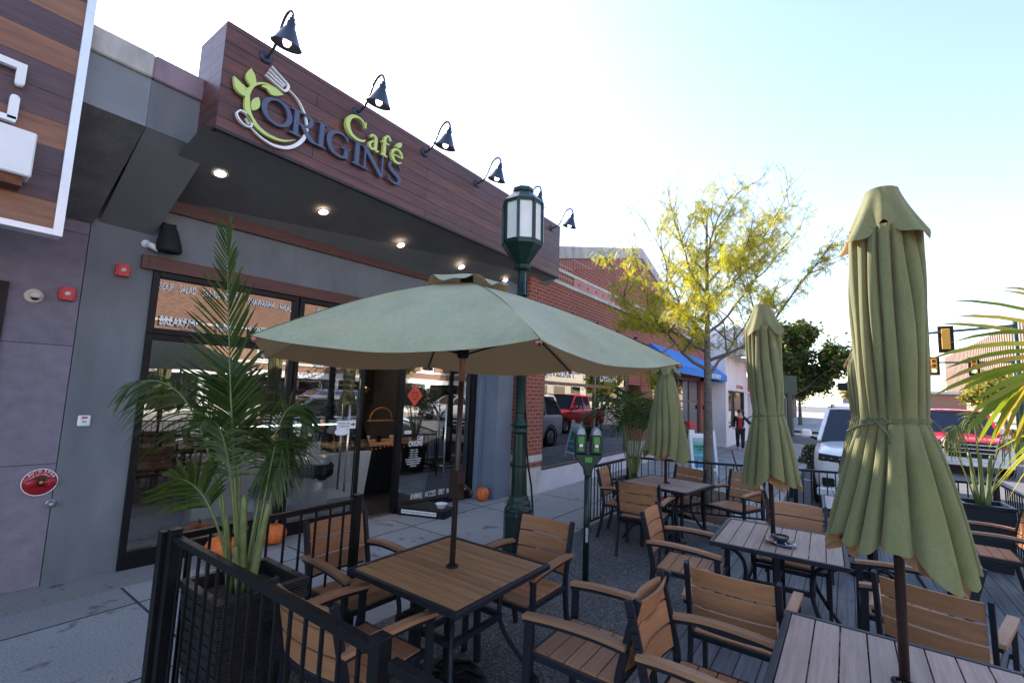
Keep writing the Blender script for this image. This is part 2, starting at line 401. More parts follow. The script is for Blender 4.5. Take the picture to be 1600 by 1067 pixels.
g = MB(); g.box((-60, -22, -.13), (34, -14.5, 0)); g.box((38, -22, -.13), (170, -14.5, .0)); tag(g.build('opposite_sidewalk', M_side), kind='structure')
M_mark = plain('road_marking_paint', (.6, .6, .58), .8, 0, .2, 12, .2)
g = MB()
for i in range(10): g.add([(-10+i*6, -6.9, -.131), (-7+i*6, -6.9, -.131), (-7+i*6, -6.78, -.131), (-10+i*6, -6.78, -.131)], [(0, 1, 2, 3)])
for i in range(3): g.add([(8.6+i*6.2, -1.3, -.131), (8.7+i*6.2, -1.3, -.131), (8.7+i*6.2, 1.05, -.131), (8.6+i*6.2, 1.05, -.131)], [(0, 1, 2, 3)])
tag(g.build('road_markings', M_mark), kind='structure')

# ------------------------------------------------------------------ cafe building (its own frame follows the shopfront)
FA = math.atan(-.075)
CB = thing('cafe_building', 'grey cafe shopfront with dark wood fascia and lit soffit', 'cafe building', (0, 5.93, 0), FA)
CBM = Matrix.Translation((0, 5.93, 0)) @ Matrix.Rotation(FA, 4, 'Z')
def WL(x, y, z): return CBM @ Vector((x, y, z))       # shopfront frame -> world
# wall : left pier, lintel band, roof mass
g = MB(); g.box((1.083, 0, .0), (1.6, .35, 3.9)); g.box((1.6, 0, 2.98), (6.6, .35, 3.9)); g.box((6.48, 0, 0), (6.6, .35, 2.98))
g.build('wall', M_grey, CB)
g = MB(); g.box((1.6, 5.2, 4.3), (7.7, 6.4, 4.9)); g.box((1.2, 6.45, 3.2), (7.2, 14, 4.75)); g.build('roof_mass', M_dgrey, CB, world=True)
# fascia
g = MB(); g.box((1.58, 4.57, 4.18), (7.77, 4.72, 5.21)); g.build('fascia', M_sid, CB, world=True)
g = MB(); g.box((1.577, 4.573, 4.178), (1.72, 5.15, 5.205)); g.build('fascia_return', M_sids, CB, world=True)
g = MB(); g.box((1.57, 4.562, 4.145), (7.775, 4.60, 4.177)); g.box((1.57, 4.6, 4.145), (1.60, 5.15, 4.177)); g.box((1.6, 4.6, 5.205), (7.76, 5.2, 5.235))
g.build('fascia_edge_trim', plain('dark_bronze_trim', (.03, .02, .02), .5, .3), CB, world=True)
# soffit slopes back down to the wall
g = MB(); g.add([(1.5, 4.6, 4.16), (7.77, 4.6, 4.16), (7.0, 5.42, 3.62), (7.0, 5.5, 3.62), (1.45, 5.83, 3.76)], [(0, 4, 3, 2, 1)])
g.add([(7.0, 5.42, 3.62), (7.77, 4.6, 4.16), (7.77, 4.6, 5.1), (7.0, 5.5, 5.1)], [(0, 1, 2, 3)])
g.build('soffit', M_dgrey, CB, world=True)
g = MB(); g.box((1.45, -.045, 3.635), (6.6, -.003, 3.765)); g.build('upper_trim', M_trim, CB)
g = MB(); g.box((1.49, -.06, 2.985), (6.5, -.003, 3.125)); g.build('lintel_trim', M_trim, CB)
g = MB(); g.poly_prism([(6.95, 5.03, 3.75), (7.77, 4.60, 4.16), (7.45, 5.03, 3.72)], (0, .5, .3)); g.build('soffit_wing', M_grey, CB, world=True)
# right-hand column
g = MB(); g.box((6.56, 5.03, 0), (7.01, 5.6, 4.1)); g.box((6.42, 5.33, 0), (6.555, 5.6, 3.7)); g.build('column', M_blue, CB, world=True, bevel=.006)
# cornice wing on the left
def wing(x0, x1, zc, mface, munder, mcop, name, jog=0):
    g = MB(); g.add([(x0, 5.0, 4.1), (x1, 5.0, 4.1), (x1, 5.0, 4.55), (x0, 5.0, 4.55), (x0, 5.3, 4.1), (x1, 5.3, 4.1), (x1, 5.3, 4.55), (x0, 5.3, 4.55)], [(0, 1, 2, 3), (1, 5, 6, 2), (0, 3, 7, 4)])
    g.build('cornice_face', mface, name, world=True)
    xl, xr = x0-.06, x1-.10-jog
    g = MB(); g.add([(x0, 5.0, 4.097), (x1, 5.0, 4.097), (xr, 5.83, 3.33), (xl, 5.88, 3.33), (xr, 5.83, 4.2), (x1, 5.0, 4.2)], [(0, 3, 2, 1), (1, 2, 4, 5)])
    g.build('cornice_soffit', munder, name, world=True)
    g = MB(); g.box((x0, 4.965, 4.552), (x1, 5.5, 4.775)); g.build('coping', mcop, name, world=True, bevel=.012)
wing(1.19, 1.69, 0, M_grey, M_dgrey, M_coping2, CB, .03)
# left neighbour
NB = thing('neighbour_building', 'mauve rendered shop wall left of the cafe with wood sign box', 'shop', (-1, 6.005, 0), FA)
g = MB()
g.box((-6, 5.93-.0, 0), (-5, 6.4, 4)) if False else None
def nbox(x0, x1, z0, z1, y0=0, y1=.4): g.box((x0+1, y0-.0, z0), (x1+1, y1, z1))
M_mauve = bricks('mauve_render_panels', 'xz0', 40, 1.07, .004, (.175, .150, .185), (.145, .125, .155), (.05, .04, .05), offset=0, rough=.8, grain=(9, (1, 1, .5)), gamt=.2, spots=(6, .68, (.22, .20, .23)))
nbox(.62, 1.079, 0, 3.4); nbox(-6, .62, 2.66, 3.4); nbox(-6, .62, 0, .3); g.build('wall', M_mauve, NB)
g = MB(); nbox(.55, .617, .3, 2.655, -.03, .1); nbox(-6, .55, 2.59, 2.655, -.03, .1); nbox(-6, .55, .3, .38, -.03, .1); g.build('window_frame', M_black, NB)
g = MB(); g.add([(-5, .03, .38), (1.55, .03, .38), (1.55, .03, 2.59), (-5, .03, 2.59)], [(0, 1, 2, 3)]); g.build('pane', M_glassd, NB)
wing(-.5, 1.187, 0, M_greyl, M_dgrey2, M_coping, NB)
g = MB(); g.box((-6, 5.3, 4.2), (1.6, 12, 4.7)); g.build('roof_mass', M_dgrey, NB, world=True)
SB = thing('sign_box', 'large sign panel of mixed wood boards in a white metal frame', 'shop sign', (-.5, 4.9, 2.9))
t = NT('mixed_wood_boards'); v = coord(t); gi = t.n('NewGeometry')
gg = noise(t, v, 20, 6, .7, (.08, 1, 1)); cc = ramp(t, gi.outputs['Random Per Island'], [(0, (.085, .052, .062)), (.68, (.12, .06, .065)), (.71, (.30, .135, .075)), (1, (.24, .10, .06))])
t.l(mix(t, 1, cc, ramp(t, gg, [(.3, (.6, .6, .6)), (.7, (1.25, 1.25, 1.25))]), 'MULTIPLY'), t.b.inputs['Base Color']); t.b.inputs['Roughness'].default_value = .55
t.l(bump(t, gg, .3, .002), t.b.inputs['Normal']); M_sign = t.m
g = MB(); rg = random.Random(15); z = 2.978
while z < 6.3:
    x = -5
    while x < .69:
        L_ = min(rg.uniform(.5, 1.5), .69-x); L_ = .69-x if .69-x-L_ < .2 else L_
        g.box((x+.0015, 4.9, z), (x+L_-.0015, 4.96, z+.207)); x += L_
    z += .21
g.build('board_panel', M_sign, SB, world=True)
g = MB(); g.box((.69, 4.875, 2.93), (.745, 5.02, 6.4)); g.box((-5, 4.875, 2.93), (.69, 5.02, 2.975)); g.build('frame', plain('silver_frame', (.62, .64, .70), .35, .3, .05), SB, world=True)
# lettering + utility box at the frame's edge of the photo
g = MB()
g.bar((.0, 4.86, 4.11), (.425, 4.86, 4.11), .045, .05); g.bar((.40, 4.86, 4.085), (.40, 4.86, 3.985), .045, .05, upv=(1, 0, 0)); g.lathe([(.001, -.022), (.025, -.022), (.025, .022), (.001, .022)], (.40, 4.86, 3.985), 14, mtx=Matrix.Rotation(R(90), 3, 'X'))
g.bar((.39, 4.86, 3.86), (.39, 4.86, 3.70), .045, .05, upv=(1, 0, 0)); g.lathe([(.001, -.022), (.025, -.022), (.025, .022), (.001, .022)], (.39, 4.86, 3.86), 14, mtx=Matrix.Rotation(R(90), 3, 'X')); g.bar((.41, 4.86, 3.70), (.0, 4.86, 3.70), .045, .04)
g.build('letter', M_white, SB, world=True)
g = MB(); g.box((-.3, 4.70, 3.27), (.515, 4.895, 3.60)); g.build('light_box', M_white, SB, world=True, bevel=.01)
g = MB(); g.box((-.3, 4.74, 3.20), (.48, 4.895, 3.267)); g.build('light_box_tray', plain('rust_brown', (.12, .04, .02), .8, 0, .4, 20), SB, world=True)

# ------------------------------------------------------------------ shopfront glazing, all in the cafe frame (x along, y in, z up)
def frame_rect(x0, x1, z0, z1, w_=.06, d0=-.035, d1=.06, parent=CB, name='window_frame', bot=None):
    g = MB(); b = bot or w_
    g.box((x0, d0, z0), (x0+w_, d1, z1)); g.box((x1-w_, d0, z0), (x1, d1, z1))
    g.box((x0+w_, d0, z1-w_), (x1-w_, d1, z1)); g.box((x0+w_, d0, z0), (x1-w_, d1, z0+b))
    return g.build(name, M_black, parent, bevel=.003)
def pane(x0, x1, z0, z1, y=.012, parent=CB, mat=None):
    g = MB(); g.box((x0, y-.003, z0), (x1, y+.003, z1)); return g.build('pane', mat or M_glass, parent)
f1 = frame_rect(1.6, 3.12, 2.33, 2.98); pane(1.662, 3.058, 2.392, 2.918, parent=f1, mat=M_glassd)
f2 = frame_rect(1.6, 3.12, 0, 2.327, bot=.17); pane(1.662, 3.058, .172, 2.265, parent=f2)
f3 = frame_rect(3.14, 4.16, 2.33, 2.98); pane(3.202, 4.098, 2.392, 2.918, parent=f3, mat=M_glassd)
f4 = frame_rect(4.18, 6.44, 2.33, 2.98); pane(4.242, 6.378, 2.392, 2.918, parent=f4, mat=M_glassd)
d1 = frame_rect(3.14, 4.16, .0, 2.327, .045, name='glass_door', bot=.16); pane(3.187, 4.113, .162, 2.28, parent=d1)
d2 = frame_rect(4.78, 6.44, .0, 2.327, .085, name='glass_door', bot=.11); pane(4.867, 6.353, .112, 2.24, parent=d2)
M_handle = plain('satin_handle', (.55, .50, .48), .25, 1, .05, 5, 0)
for dd, xh in ((d1, 3.93), (d2, 5.70)):
    g = MB()
    for yy in (-.075, .10): g.tube([(xh, yy, .45), (xh, yy, 1.62)], .015, 10)
    for zz in (.62, 1.42): g.tube([(xh, -.075, zz), (xh, .10, zz)], .009, 8)
    g.build('door_handle', M_handle, dd)
g = MB(); g.box((5.76, -.05, 1.02), (5.84, -.02, 1.24)); g.build('door_lock', M_blackm, d2, bevel=.005)
# interior shell
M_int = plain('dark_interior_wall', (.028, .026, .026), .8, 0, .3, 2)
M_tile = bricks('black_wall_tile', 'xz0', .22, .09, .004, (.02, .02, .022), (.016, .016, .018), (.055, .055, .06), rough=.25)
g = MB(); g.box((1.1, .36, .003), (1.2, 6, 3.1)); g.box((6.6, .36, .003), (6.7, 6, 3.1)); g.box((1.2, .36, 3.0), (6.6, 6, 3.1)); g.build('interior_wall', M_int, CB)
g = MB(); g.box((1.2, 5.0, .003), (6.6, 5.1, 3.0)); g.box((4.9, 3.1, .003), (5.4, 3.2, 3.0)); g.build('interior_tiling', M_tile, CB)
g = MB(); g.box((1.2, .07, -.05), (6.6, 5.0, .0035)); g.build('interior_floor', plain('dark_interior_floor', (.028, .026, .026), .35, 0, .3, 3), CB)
g = MB(); g.box((4.17, -.04, .001), (4.77, .07, .012)); g.build('threshold', M_steel, CB)
for q, (x, y) in enumerate([(2.1, 2.2), (3.2, 2.2), (2.6, 3.4), (4.4, 2.4), (5.6, 2.0), (3.6, 3.9)]):
    g = MB(); g.lathe([(.001, 2.985), (.09, 2.985), (.09, 2.999)], (x, y, 0), 16); g.build('ceiling_lamp', emis('warm_lamp_glow', (1, .84, .68), 34), CB)
# lettering on the glass
def ftext(body, x, z, width, height, parent, y=-.0005, **k):
    return text('lettering', body, parent, WL(x, y, z), CBM.to_3x3() @ V(1, 0, 0), (0, 0, 1), width, height, .002, **k)
for wd, x, z, x1 in (('SOUP', 1.668, 2.795, 1.79), ('SALAD', 1.845, 2.795, 2.0), ('SANDWICHES', 2.06, 2.79, 2.42), ('SHAWARMA', 2.53, 2.78, 2.84), ('HALAL', 2.90, 2.775, 3.045)):
    ftext(wd, x, z, x1-x, .085, f1, bold=.02)
for wd, x, x1 in (('BREAKFAST', 1.70, 2.06), ('LUNCH', 2.23, 2.44), ('MEDITERRANEAN', 2.57, 3.04)):
    ftext(wd, x, 2.425, x1-x, .10, f1, y=-.0365, bold=.02)
ftext('COFFEE', 3.38, 2.79, .25, .085, f3, bold=.02); ftext('TEA', 3.75, 2.79, .12, .085, f3, bold=.02)
ftext('JUICE', 4.4, 2.79, .22, .085, f4, bold=.02)
for wd, x, x1 in (('ANIMAL', 5.12, 5.36), ('ACCESS', 5.41, 5.64), ('ONLY', 5.69, 5.82), ('AVAILABLE', 5.87, 6.10), ('IN', 6.13, 6.16), ('PATIO', 6.19, 6.33)):
    ftext(wd, x, .145, x1-x, .09, d2, y=.006, bold=.008)
ftext('ORIGINS', 5.03, .965, .27, .085, d2, y=.006, bold=.015); ftext('Caf\u00e9', 5.19, 1.06, .11, .07, d2, y=.006, bold=.01)
for i, (ln, w_) in enumerate((('MON - FRI', .14), ('7 AM - 9 PM', .16), ('SAT - SUN', .13), ('8 AM - 9 PM', .16), ('NO SHIRT NO SHOES NO SERVICE', .30), ('NO OUTSIDE FOOD OR DRINKS', .28), ('PLEASE ORDER AT COUNTER', .24), ('THANK YOU', .12))):
    ftext(ln, 5.14-w_/2, .90-i*.035, w_, .019, d2, y=.006)
# small notices
def notice(name, pts, mat, parent, label, lines=(), cat='notice', d=.006):
    g = MB(); g.poly_prism([WL(*p) for p in pts], CBM.to_3x3() @ V(0, -d, 0)); o = g.build(name, mat); tag(o, label, cat); return o
def box_sign(name, x0, x1, z0, z1, y, mat, label, cat='notice', d=.006, bev=.002):
    t_ = thing(name, label, cat, tuple(WL((x0+x1)/2, y, z0)), FA)
    g = MB(); w_ = (x1-x0)/2; g.box((-w_, -d, 0), (w_, 0, z1-z0)); g.build('board', mat, t_, bevel=bev); return t_
s1 = box_sign('notice', 3.74, 4.02, 1.29, 1.40, -.09, M_white, 'white notice with a black arrow on the left glass door')
text('lettering', 'PLEASE USE', s1, WL(3.765, -.0965, 1.352), CBM.to_3x3() @ V(1, 0, 0), (0, 0, 1), .16, .025, .001, M_blackm)
text('lettering', 'OTHER DOOR', s1, WL(3.765, -.0965, 1.312), CBM.to_3x3() @ V(1, 0, 0), (0, 0, 1), .16, .025, .001, M_blackm)
g = MB(); g.poly_prism([(.065, -.008, .048), (.10, -.008, .048), (.10, -.008, .03), (.128, -.008, .057), (.10, -.008, .084), (.10, -.008, .066), (.065, -.008, .066)], (0, -.001, 0)); g.build('arrow', M_blackm, s1)
s2 = thing('notice', 'small blank white oval notice under the arrow notice', 'notice', tuple(WL(3.82, -.092, 1.25)), FA)
g = MB(); g.poly_prism([(math.cos(a)*.055+(.045 if math.cos(a) > 0 else -.045), 0, math.sin(a)*.042) for a in [i*math.pi/12+.01 for i in range(24)]], (0, -.004, 0)); g.build('board', M_white, s2)
s3 = box_sign('notice', 3.42, 3.60, 1.0, 1.12, .03, M_white, 'white paper notice taped inside the glass above the steel bins')
text('lettering', 'Please Pay', s3, WL(3.46, .022, 1.055), CBM.to_3x3() @ V(1, 0, 0), (0, 0, 1), .08, .015, .001, M_blackm)
s4 = thing('diamond_sign', 'red diamond sticker sign high on the right glass door', 'sticker', tuple(WL(5.09, .005, 1.76)), FA)
g = MB(); g.poly_prism([(0, 0, -.17), (.15, 0, 0), (0, 0, .17), (-.15, 0, 0)], (0, -.003, 0)); g.build('board', plain('red_sticker', (.55, .06, .03), .5, 0, .05), s4)
for q, (ln, zz, ww) in enumerate((('GRAB', .03, .12), ('TO - GO', -.02, .16), ('HERE', -.07, .1))): text('lettering', ln, s4, WL(5.09-ww/2, .0008, 1.76+zz), CBM.to_3x3() @ V(1, 0, 0), (0, 0, 1), ww, .03, .001, M_blackm)
s5 = box_sign('notice', 4.93, 5.06, 1.165, 1.215, .004, M_white, 'small white opening notice above the door lettering', d=.003)
text('lettering', 'Opening To', s5, WL(4.945, -.0005, 1.18), CBM.to_3x3() @ V(1, 0, 0), (0, 0, 1), .10, .02, .001, M_blackm)
# step box with a bowl on it
sbx = thing('step_box', 'low black step box with printed white strip under the glass door', 'step box', (4.95, 5.2, 0))
g = MB(); g.poly_prism([(4.80, 5.50, .0), (5.08, 4.78, .0), (5.38, 4.86, .0), (5.38, 5.44, .0)], (0, 0, .11)); g.build('box', M_black, sbx, world=True, bevel=.004)
ed = V(5.08-4.80, 4.78-5.50, 0).normalized(); nn = ed.cross(V(0, 0, 1))
g = MB(); P0 = V(4.83, 5.425, .03)+nn*.002; P1 = P0+ed*.56; g.poly_prism([P0, P1, P1+V(0, 0, .055), P0+V(0, 0, .055)], nn*.003); g.build('strip', M_letterw, sbx, world=True)
text('lettering', "THIS STEP IS HUMAN VALUED AND HOLDING SCOPE", sbx, P0+nn*.0035+V(0, 0, .012)+ed*.01, ed, (0, 0, 1), .54, .032, .001, M_blackm)
bw = thing('water_bowl', 'white plastic bowl standing on the black step box', 'bowl', (5.2, 4.97, .111))
g = MB(); g.lathe([(.001, .002), (.055, .002), (.062, .01), (.085, .062), (.095, .066), (.093, .07), (.08, .064), (.058, .014), (.001, .012)], n=28); g.build('bowl', M_white, bw)

# ------------------------------------------------------------------ inside the cafe
def bin_(loc, label, h):
    t_ = thing('litter_bin', label, 'litter bin', loc, 0, 'steel bins inside the cafe glass')
    g = MB(); g.lathe([(.001, .005), (.19, .005), (.19, h*.72), (.001, h*.72)], n=32); g.build('bin_body', plain('satin_bin_steel', (.56, .56, .58), .34, .45, .12, 14, 0, stretch=(1, 1, .05)), t_)
    def bag(u, v_):
        a = u*2*math.pi; r = .20+.05*math.sin(v_*3.1)+.018*math.sin(a*7+v_*5)+.012*math.sin(a*13-v_*9); return (r*math.cos(a), r*math.sin(a), h*(.60+.26*v_)-.02*math.sin(a*3))
    g = MB().grid(bag, 60, 10, closeu=True); g.build('bin_bag', plain('black_plastic', (.01, .01, .012), .25, 0, .2, 30, .6, 40, dist=.01), t_)
    g = MB(); g.lathe([(.195, h*.86), (.20, h*.88), (.19, h), (.14, h*1.0), (.14, h*.9)], n=32); g.build('bin_ring', MATS['satin_bin_steel'], t_)
bin_((4.12, 6.6, .004), 'steel bin with black bag beside the white display case', .78)
bin_((3.16, 6.0, .004), 'steel bin with black bag behind the glass nearest the palm', .70)
dc = thing('display_case', 'white refrigerated display case with slanted glass front', 'display case', (4.3, 7.3, .004), FA)
g = MB(); g.poly_prism([(-1.6, -.3, 0), (-1.6, -.45, .75), (-1.6, .45, .75), (-1.6, .45, 0)], (2.6, 0, 0)); g.build('cabinet', plain('white_enamel', (.70, .80, .88), .4, 0, .05), dc)
g = MB(); g.poly_prism([(-1.6, -.44, .76), (-1.6, -.1, 1.24), (-1.6, .44, 1.24), (-1.6, .44, .76)], (2.6, 0, 0)); g.build('case_glass', glass('case_glass', (.75, .82, .82), .06), dc)
g = MB(); g.box((-1.5, -.1, 1.19), (.9, -.06, 1.21)); g.build('lamp', emis('case_light', (.85, .95, 1), 3), dc)
random.seed(3)
g = MB()
for i in range(26):
    x = -1.45+i*.09; g.lathe([(.001, 0), (.03, .0), (.036, .03), (.02, .06), (.001, .065)], (x, random.uniform(-.1, .2), random.choice((.77, .98))), 10, mi=random.randrange(3))
g.build('pastries', [plain('bread', (.45, .22, .08), .8), plain('berry', (.4, .03, .03), .6), plain('cream', (.6, .5, .3), .8)], dc)
co = thing('counter', 'dark ribbed cafe counter with pale wooden top', 'counter', (5.9, 7.2, .004), FA)
g = MB(); g.box((-1.2, -.25, 0), (1.0, .35, .8))
for i in range(44): g.box((-1.2+i*.05, -.27, .02), (-1.17+i*.05, -.252, .79))
g.build('counter_body', M_blackm, co)
g = MB(); g.box((-1.23, -.31, .802), (1.03, .4, .835)); g.build('counter_top', wood('pale_worktop', (.40, .23, .12), 'x'), co)
g = MB()
for i in range(26): g.lathe([(.003, -.004), (.005, 0), (.003, .004)], (-1.2+i*.088, -.315, .775-.02*math.sin(i*.9)), 6)
g.build('fairy_lights', emis('orange_fairy_light', (1, .2, .03), .8), co)
for q, (x, y, rr, h, mt) in enumerate([(-.95, -.1, .035, .16, M_steel), (-.82, -.05, .06, .10, M_blackm), (-.60, -.05, .04, .2, M_white), (-.45, -.1, .035, .13, M_white), (-.15, 0, .05, .12, M_blackm), (.1, -.05, .04, .11, M_white)]):
    p_ = co.location + Matrix.Rotation(FA, 3, 'Z') @ V(x, y, .836); o = thing('cup' if mt is M_white else 'canister', ['steel canister on the counter end', 'squat black pot on the counter', 'tall white cup stack on the counter', 'white paper cup on the counter', 'black tub on the counter beside the cup', 'short white cup at the counter right'][q], 'cup' if mt is M_white else 'canister', tuple(p_))
    g = MB(); g.lathe([(.001, 0), (rr*.8, 0), (rr, h), (rr*1.06, h), (rr*1.06, h*1.03), (.001, h*1.03)], n=18); g.build('cup_body' if mt is M_white else 'pot_body', mt, o)
mb = thing('menu_board', 'black chalk menu board on the wall behind the counter', 'menu board', (6.9, 8.9, 1.5), FA)
g = MB(); g.box((-1.2, -.02, 0), (.3, .02, 1.35)); g.build('board', M_blackm, mb)
for i in range(9):
    text('chalk_line', random.choice(['Chicken Shawarma', 'Falafel Plate 9.5', 'Latte  Mocha', 'Turkish Coffee', 'House Salad 8.9', 'Baklava 3.5']), mb, (-1.05, -.022, 1.2-i*.12), (1, 0, 0), (0, 0, 1), None, .05, .001, M_letterw, world=False)
pt = thing('wooden_rack', 'arched wooden shelf rack above the counter', 'rack', (6.15, 7.35, 1.25), FA)
g = MB(); g.tube([(-.25+.25*math.cos(a), 0, .22*math.sin(a)) for a in [i*math.pi/10 for i in range(11)]], .015, 6); g.box((-.5, -.08, -.04), (0, .08, -.018)); g.build('rack', wood('rack_wood', (.4, .18, .06), 'x'), pt)
g = MB(); g.lathe([(.001, .13), (.05, .12), (.11, .06), (.13, 0), (.12, 0), (.1, .05), (.001, .1)], n=24)
pl_ = thing('pendant_lamp', 'dark metal dome lamp hanging behind the doorway', 'pendant lamp', (5.5, 7.4, 1.75)); g.build('lamp_shade', plain('brass_dark', (.10, .06, .03), .3, .8), pl_)
g = MB(); g.tube([(0, 0, .13), (0, 0, 1.2)], .006, 6); g.build('cord', M_blackm, pl_)
for q, (x, y) in enumerate([(1.9, 7.3), (2.5, 6.9), (2.9, 7.8)]):
    st = thing('cafe_table', ['small round black table at the far left inside', 'small round black table in the middle inside', 'small round black table at the back inside'][q], 'table', (x, y, .004))
    g = MB(); g.lathe([(.001, .74), (.33, .74), (.33, .765), (.001, .765)], n=28); g.build('tabletop', M_black, st)
    g = MB(); g.tube([(0, 0, 0), (0, 0, .74)], .03, 10); g.lathe([(.001, 0), (.22, 0), (.22, .02), (.001, .03)], n=24); g.build('pedestal', M_black, st)
# ------------------------------------------------------------------ fascia logo
LY = 4.57
LG = thing('cafe_logo_sign', 'raised green, white and navy cafe logo lettering on the wood fascia', 'sign', (2.7, LY, 4.6))
M_lime = plain('lime_lettering', (.42, .52, .16), .5, 0, .03, 5, 0)
M_limes = plain('lime_lettering_side', (.25, .30, .06), .5, 0, .03, 5, 0)
M_navy = plain('navy_lettering', (.055, .075, .13), .45, 0, .05, 5, 0)
M_wht = plain('white_logo_enamel', (.72, .76, .82), .5, 0, .03, 5, 0)
LK = [0]
def rib(name, pts, wds, mat, n=6, gap=.02, th=.035, smooth=True, cat_=True):
    """a raised ribbon of varying width on the fascia plane; pts are (x, z)"""
    LK[0] += 1; k = (LK[0] % 7)*.0006
    P = catmull([(p[0], 0, p[1]) for p in pts], n) if smooth else [Vector((p[0], 0, p[1])) for p in pts]
    m_ = len(P)-1; W = []
    for i in range(m_+1):
        u = i/m_*(len(wds)-1); j = min(int(u), len(wds)-2); W.append(wds[j]+(wds[j+1]-wds[j])*(u-j))
    L, Rr = [], []
    for i in range(m_+1):
        t_ = (P[min(i+1, m_)]-P[max(i-1, 0)]).normalized(); nn_ = Vector((-t_.z, 0, t_.x))
        L.append(P[i]+nn_*W[i]/2); Rr.append(P[i]-nn_*W[i]/2)
    y1 = LY-gap-th+k; y0 = LY-gap
    vs = [(p.x, y1, p.z) for p in L] + [(p.x, y1, p.z) for p in Rr] + [(p.x, y0, p.z) for p in L] + [(p.x, y0, p.z) for p in Rr]
    a = m_+1; fs = []
    for i in range(m_):
        fs += [(i, i+1, a+i+1, a+i), (2*a+i, 3*a+i, 3*a+i+1, 2*a+i+1), (i, 2*a+i, 2*a+i+1, i+1), (a+i, a+i+1, 3*a+i+1, 3*a+i)]
    fs += [(0, a, 3*a, 2*a), (m_, 2*a+m_, 3*a+m_, a+m_)]
    g = MB(); g.add(vs, fs); return g
def plate(pts, gap=.02, th=.035):
    LK[0] += 1; k = (LK[0] % 7)*.0006
    P = catmull([(p[0], 0, p[1]) for p in pts+[pts[0]]], 3)[:-1]
    g = MB(); g.poly_prism([(p.x, LY-gap-th+k, p.z) for p in P], (0, th-k, 0)); return g
def fin(parts, name, mat):
    G = MB()
    for q in parts: G.add(q.v, q.f)
    return G.build(name, mat, LG, world=True)
stem = [(1.785, 4.64), (1.792, 4.596), (1.796, 4.531), (1.802, 4.466), (1.824, 4.401), (1.868, 4.347), (1.927, 4.305), (2.011, 4.28), (2.106, 4.282), (2.191, 4.306), (2.285, 4.365)]
fin([rib('s', stem, [.012, .035, .045, .052, .05, .045, .038, .03, .024, .016, .002], M_lime),
     rib('b', [(1.797, 4.575), (1.815, 4.655), (1.851, 4.714), (1.901, 4.757), (1.963, 4.785), (2.05, 4.79)], [.03, .032, .022, .018, .012, .004], M_lime),
     rib('b2', [(1.845, 4.70), (1.850, 4.745), (1.842, 4.79)], [.012, .012, .004], M_lime),
     rib('b3', [(1.79, 4.58), (1.78, 4.62), (1.745, 4.65)], [.02, .014, .004], M_lime)], 'plant_stem', M_lime)
fin([plate([(2.125, 4.768), (2.03, 4.792), (1.96, 4.778), (1.905, 4.73), (1.96, 4.733), (2.01, 4.70), (2.07, 4.725)])], 'leaf', M_lime)
fin([plate([(1.80, 4.852), (1.842, 4.80), (1.848, 4.745), (1.825, 4.685), (1.795, 4.695), (1.765, 4.735), (1.77, 4.79)])], 'leaf', M_lime)
fin([plate([(1.660, 4.685), (1.715, 4.662), (1.757, 4.632), (1.782, 4.575), (1.76, 4.545), (1.705, 4.56), (1.675, 4.60)])], 'leaf', M_lime)
fin([plate([(1.893, 4.605), (1.912, 4.55), (1.90, 4.495), (1.85, 4.450), (1.833, 4.49), (1.838, 4.545), (1.865, 4.585)])], 'leaf', M_lime)
fk = [rib('t', [a, b], [.010, .012], M_wht, smooth=False) for a, b in (((1.985, 4.99), (2.148, 4.905)), ((1.965, 4.945), (2.130, 4.87)), ((1.950, 4.905), (2.118, 4.845)), ((1.934, 4.868), (2.105, 4.815)))]
fk.append(rib('fb', [(2.135, 4.915), (2.165, 4.888), (2.158, 4.845), (2.132, 4.815), (2.100, 4.816)], [.014, .022, .026, .022, .014], M_wht))
fk.append(rib('h', [(2.15, 4.862), (2.232, 4.833), (2.299, 4.785), (2.36, 4.701), (2.396, 4.603), (2.400, 4.514), (2.370, 4.415), (2.301, 4.318), (2.207, 4.245), (2.093, 4.213), (1.998, 4.222), (1.923, 4.248), (1.845, 4.292)],
          [.012, .010, .012, .016, .022, .03, .036, .036, .03, .024, .016, .012, .010], M_wht, gap=.012, th=.03))
fin(fk, 'fork', M_wht)
sp = [(1.724, 4.366), (1.751, 4.396), (1.799, 4.390), (1.838, 4.359), (1.86, 4.318), (1.852, 4.286), (1.820, 4.272), (1.775, 4.284), (1.738, 4.316), (1.722, 4.346), (1.724, 4.366)]
fin([rib('sp', sp, [.013]*11, M_wht), rib('sv', [(1.80, 4.345), (1.835, 4.30)], [.003, .008], M_wht, smooth=False)], 'spoon', M_wht)
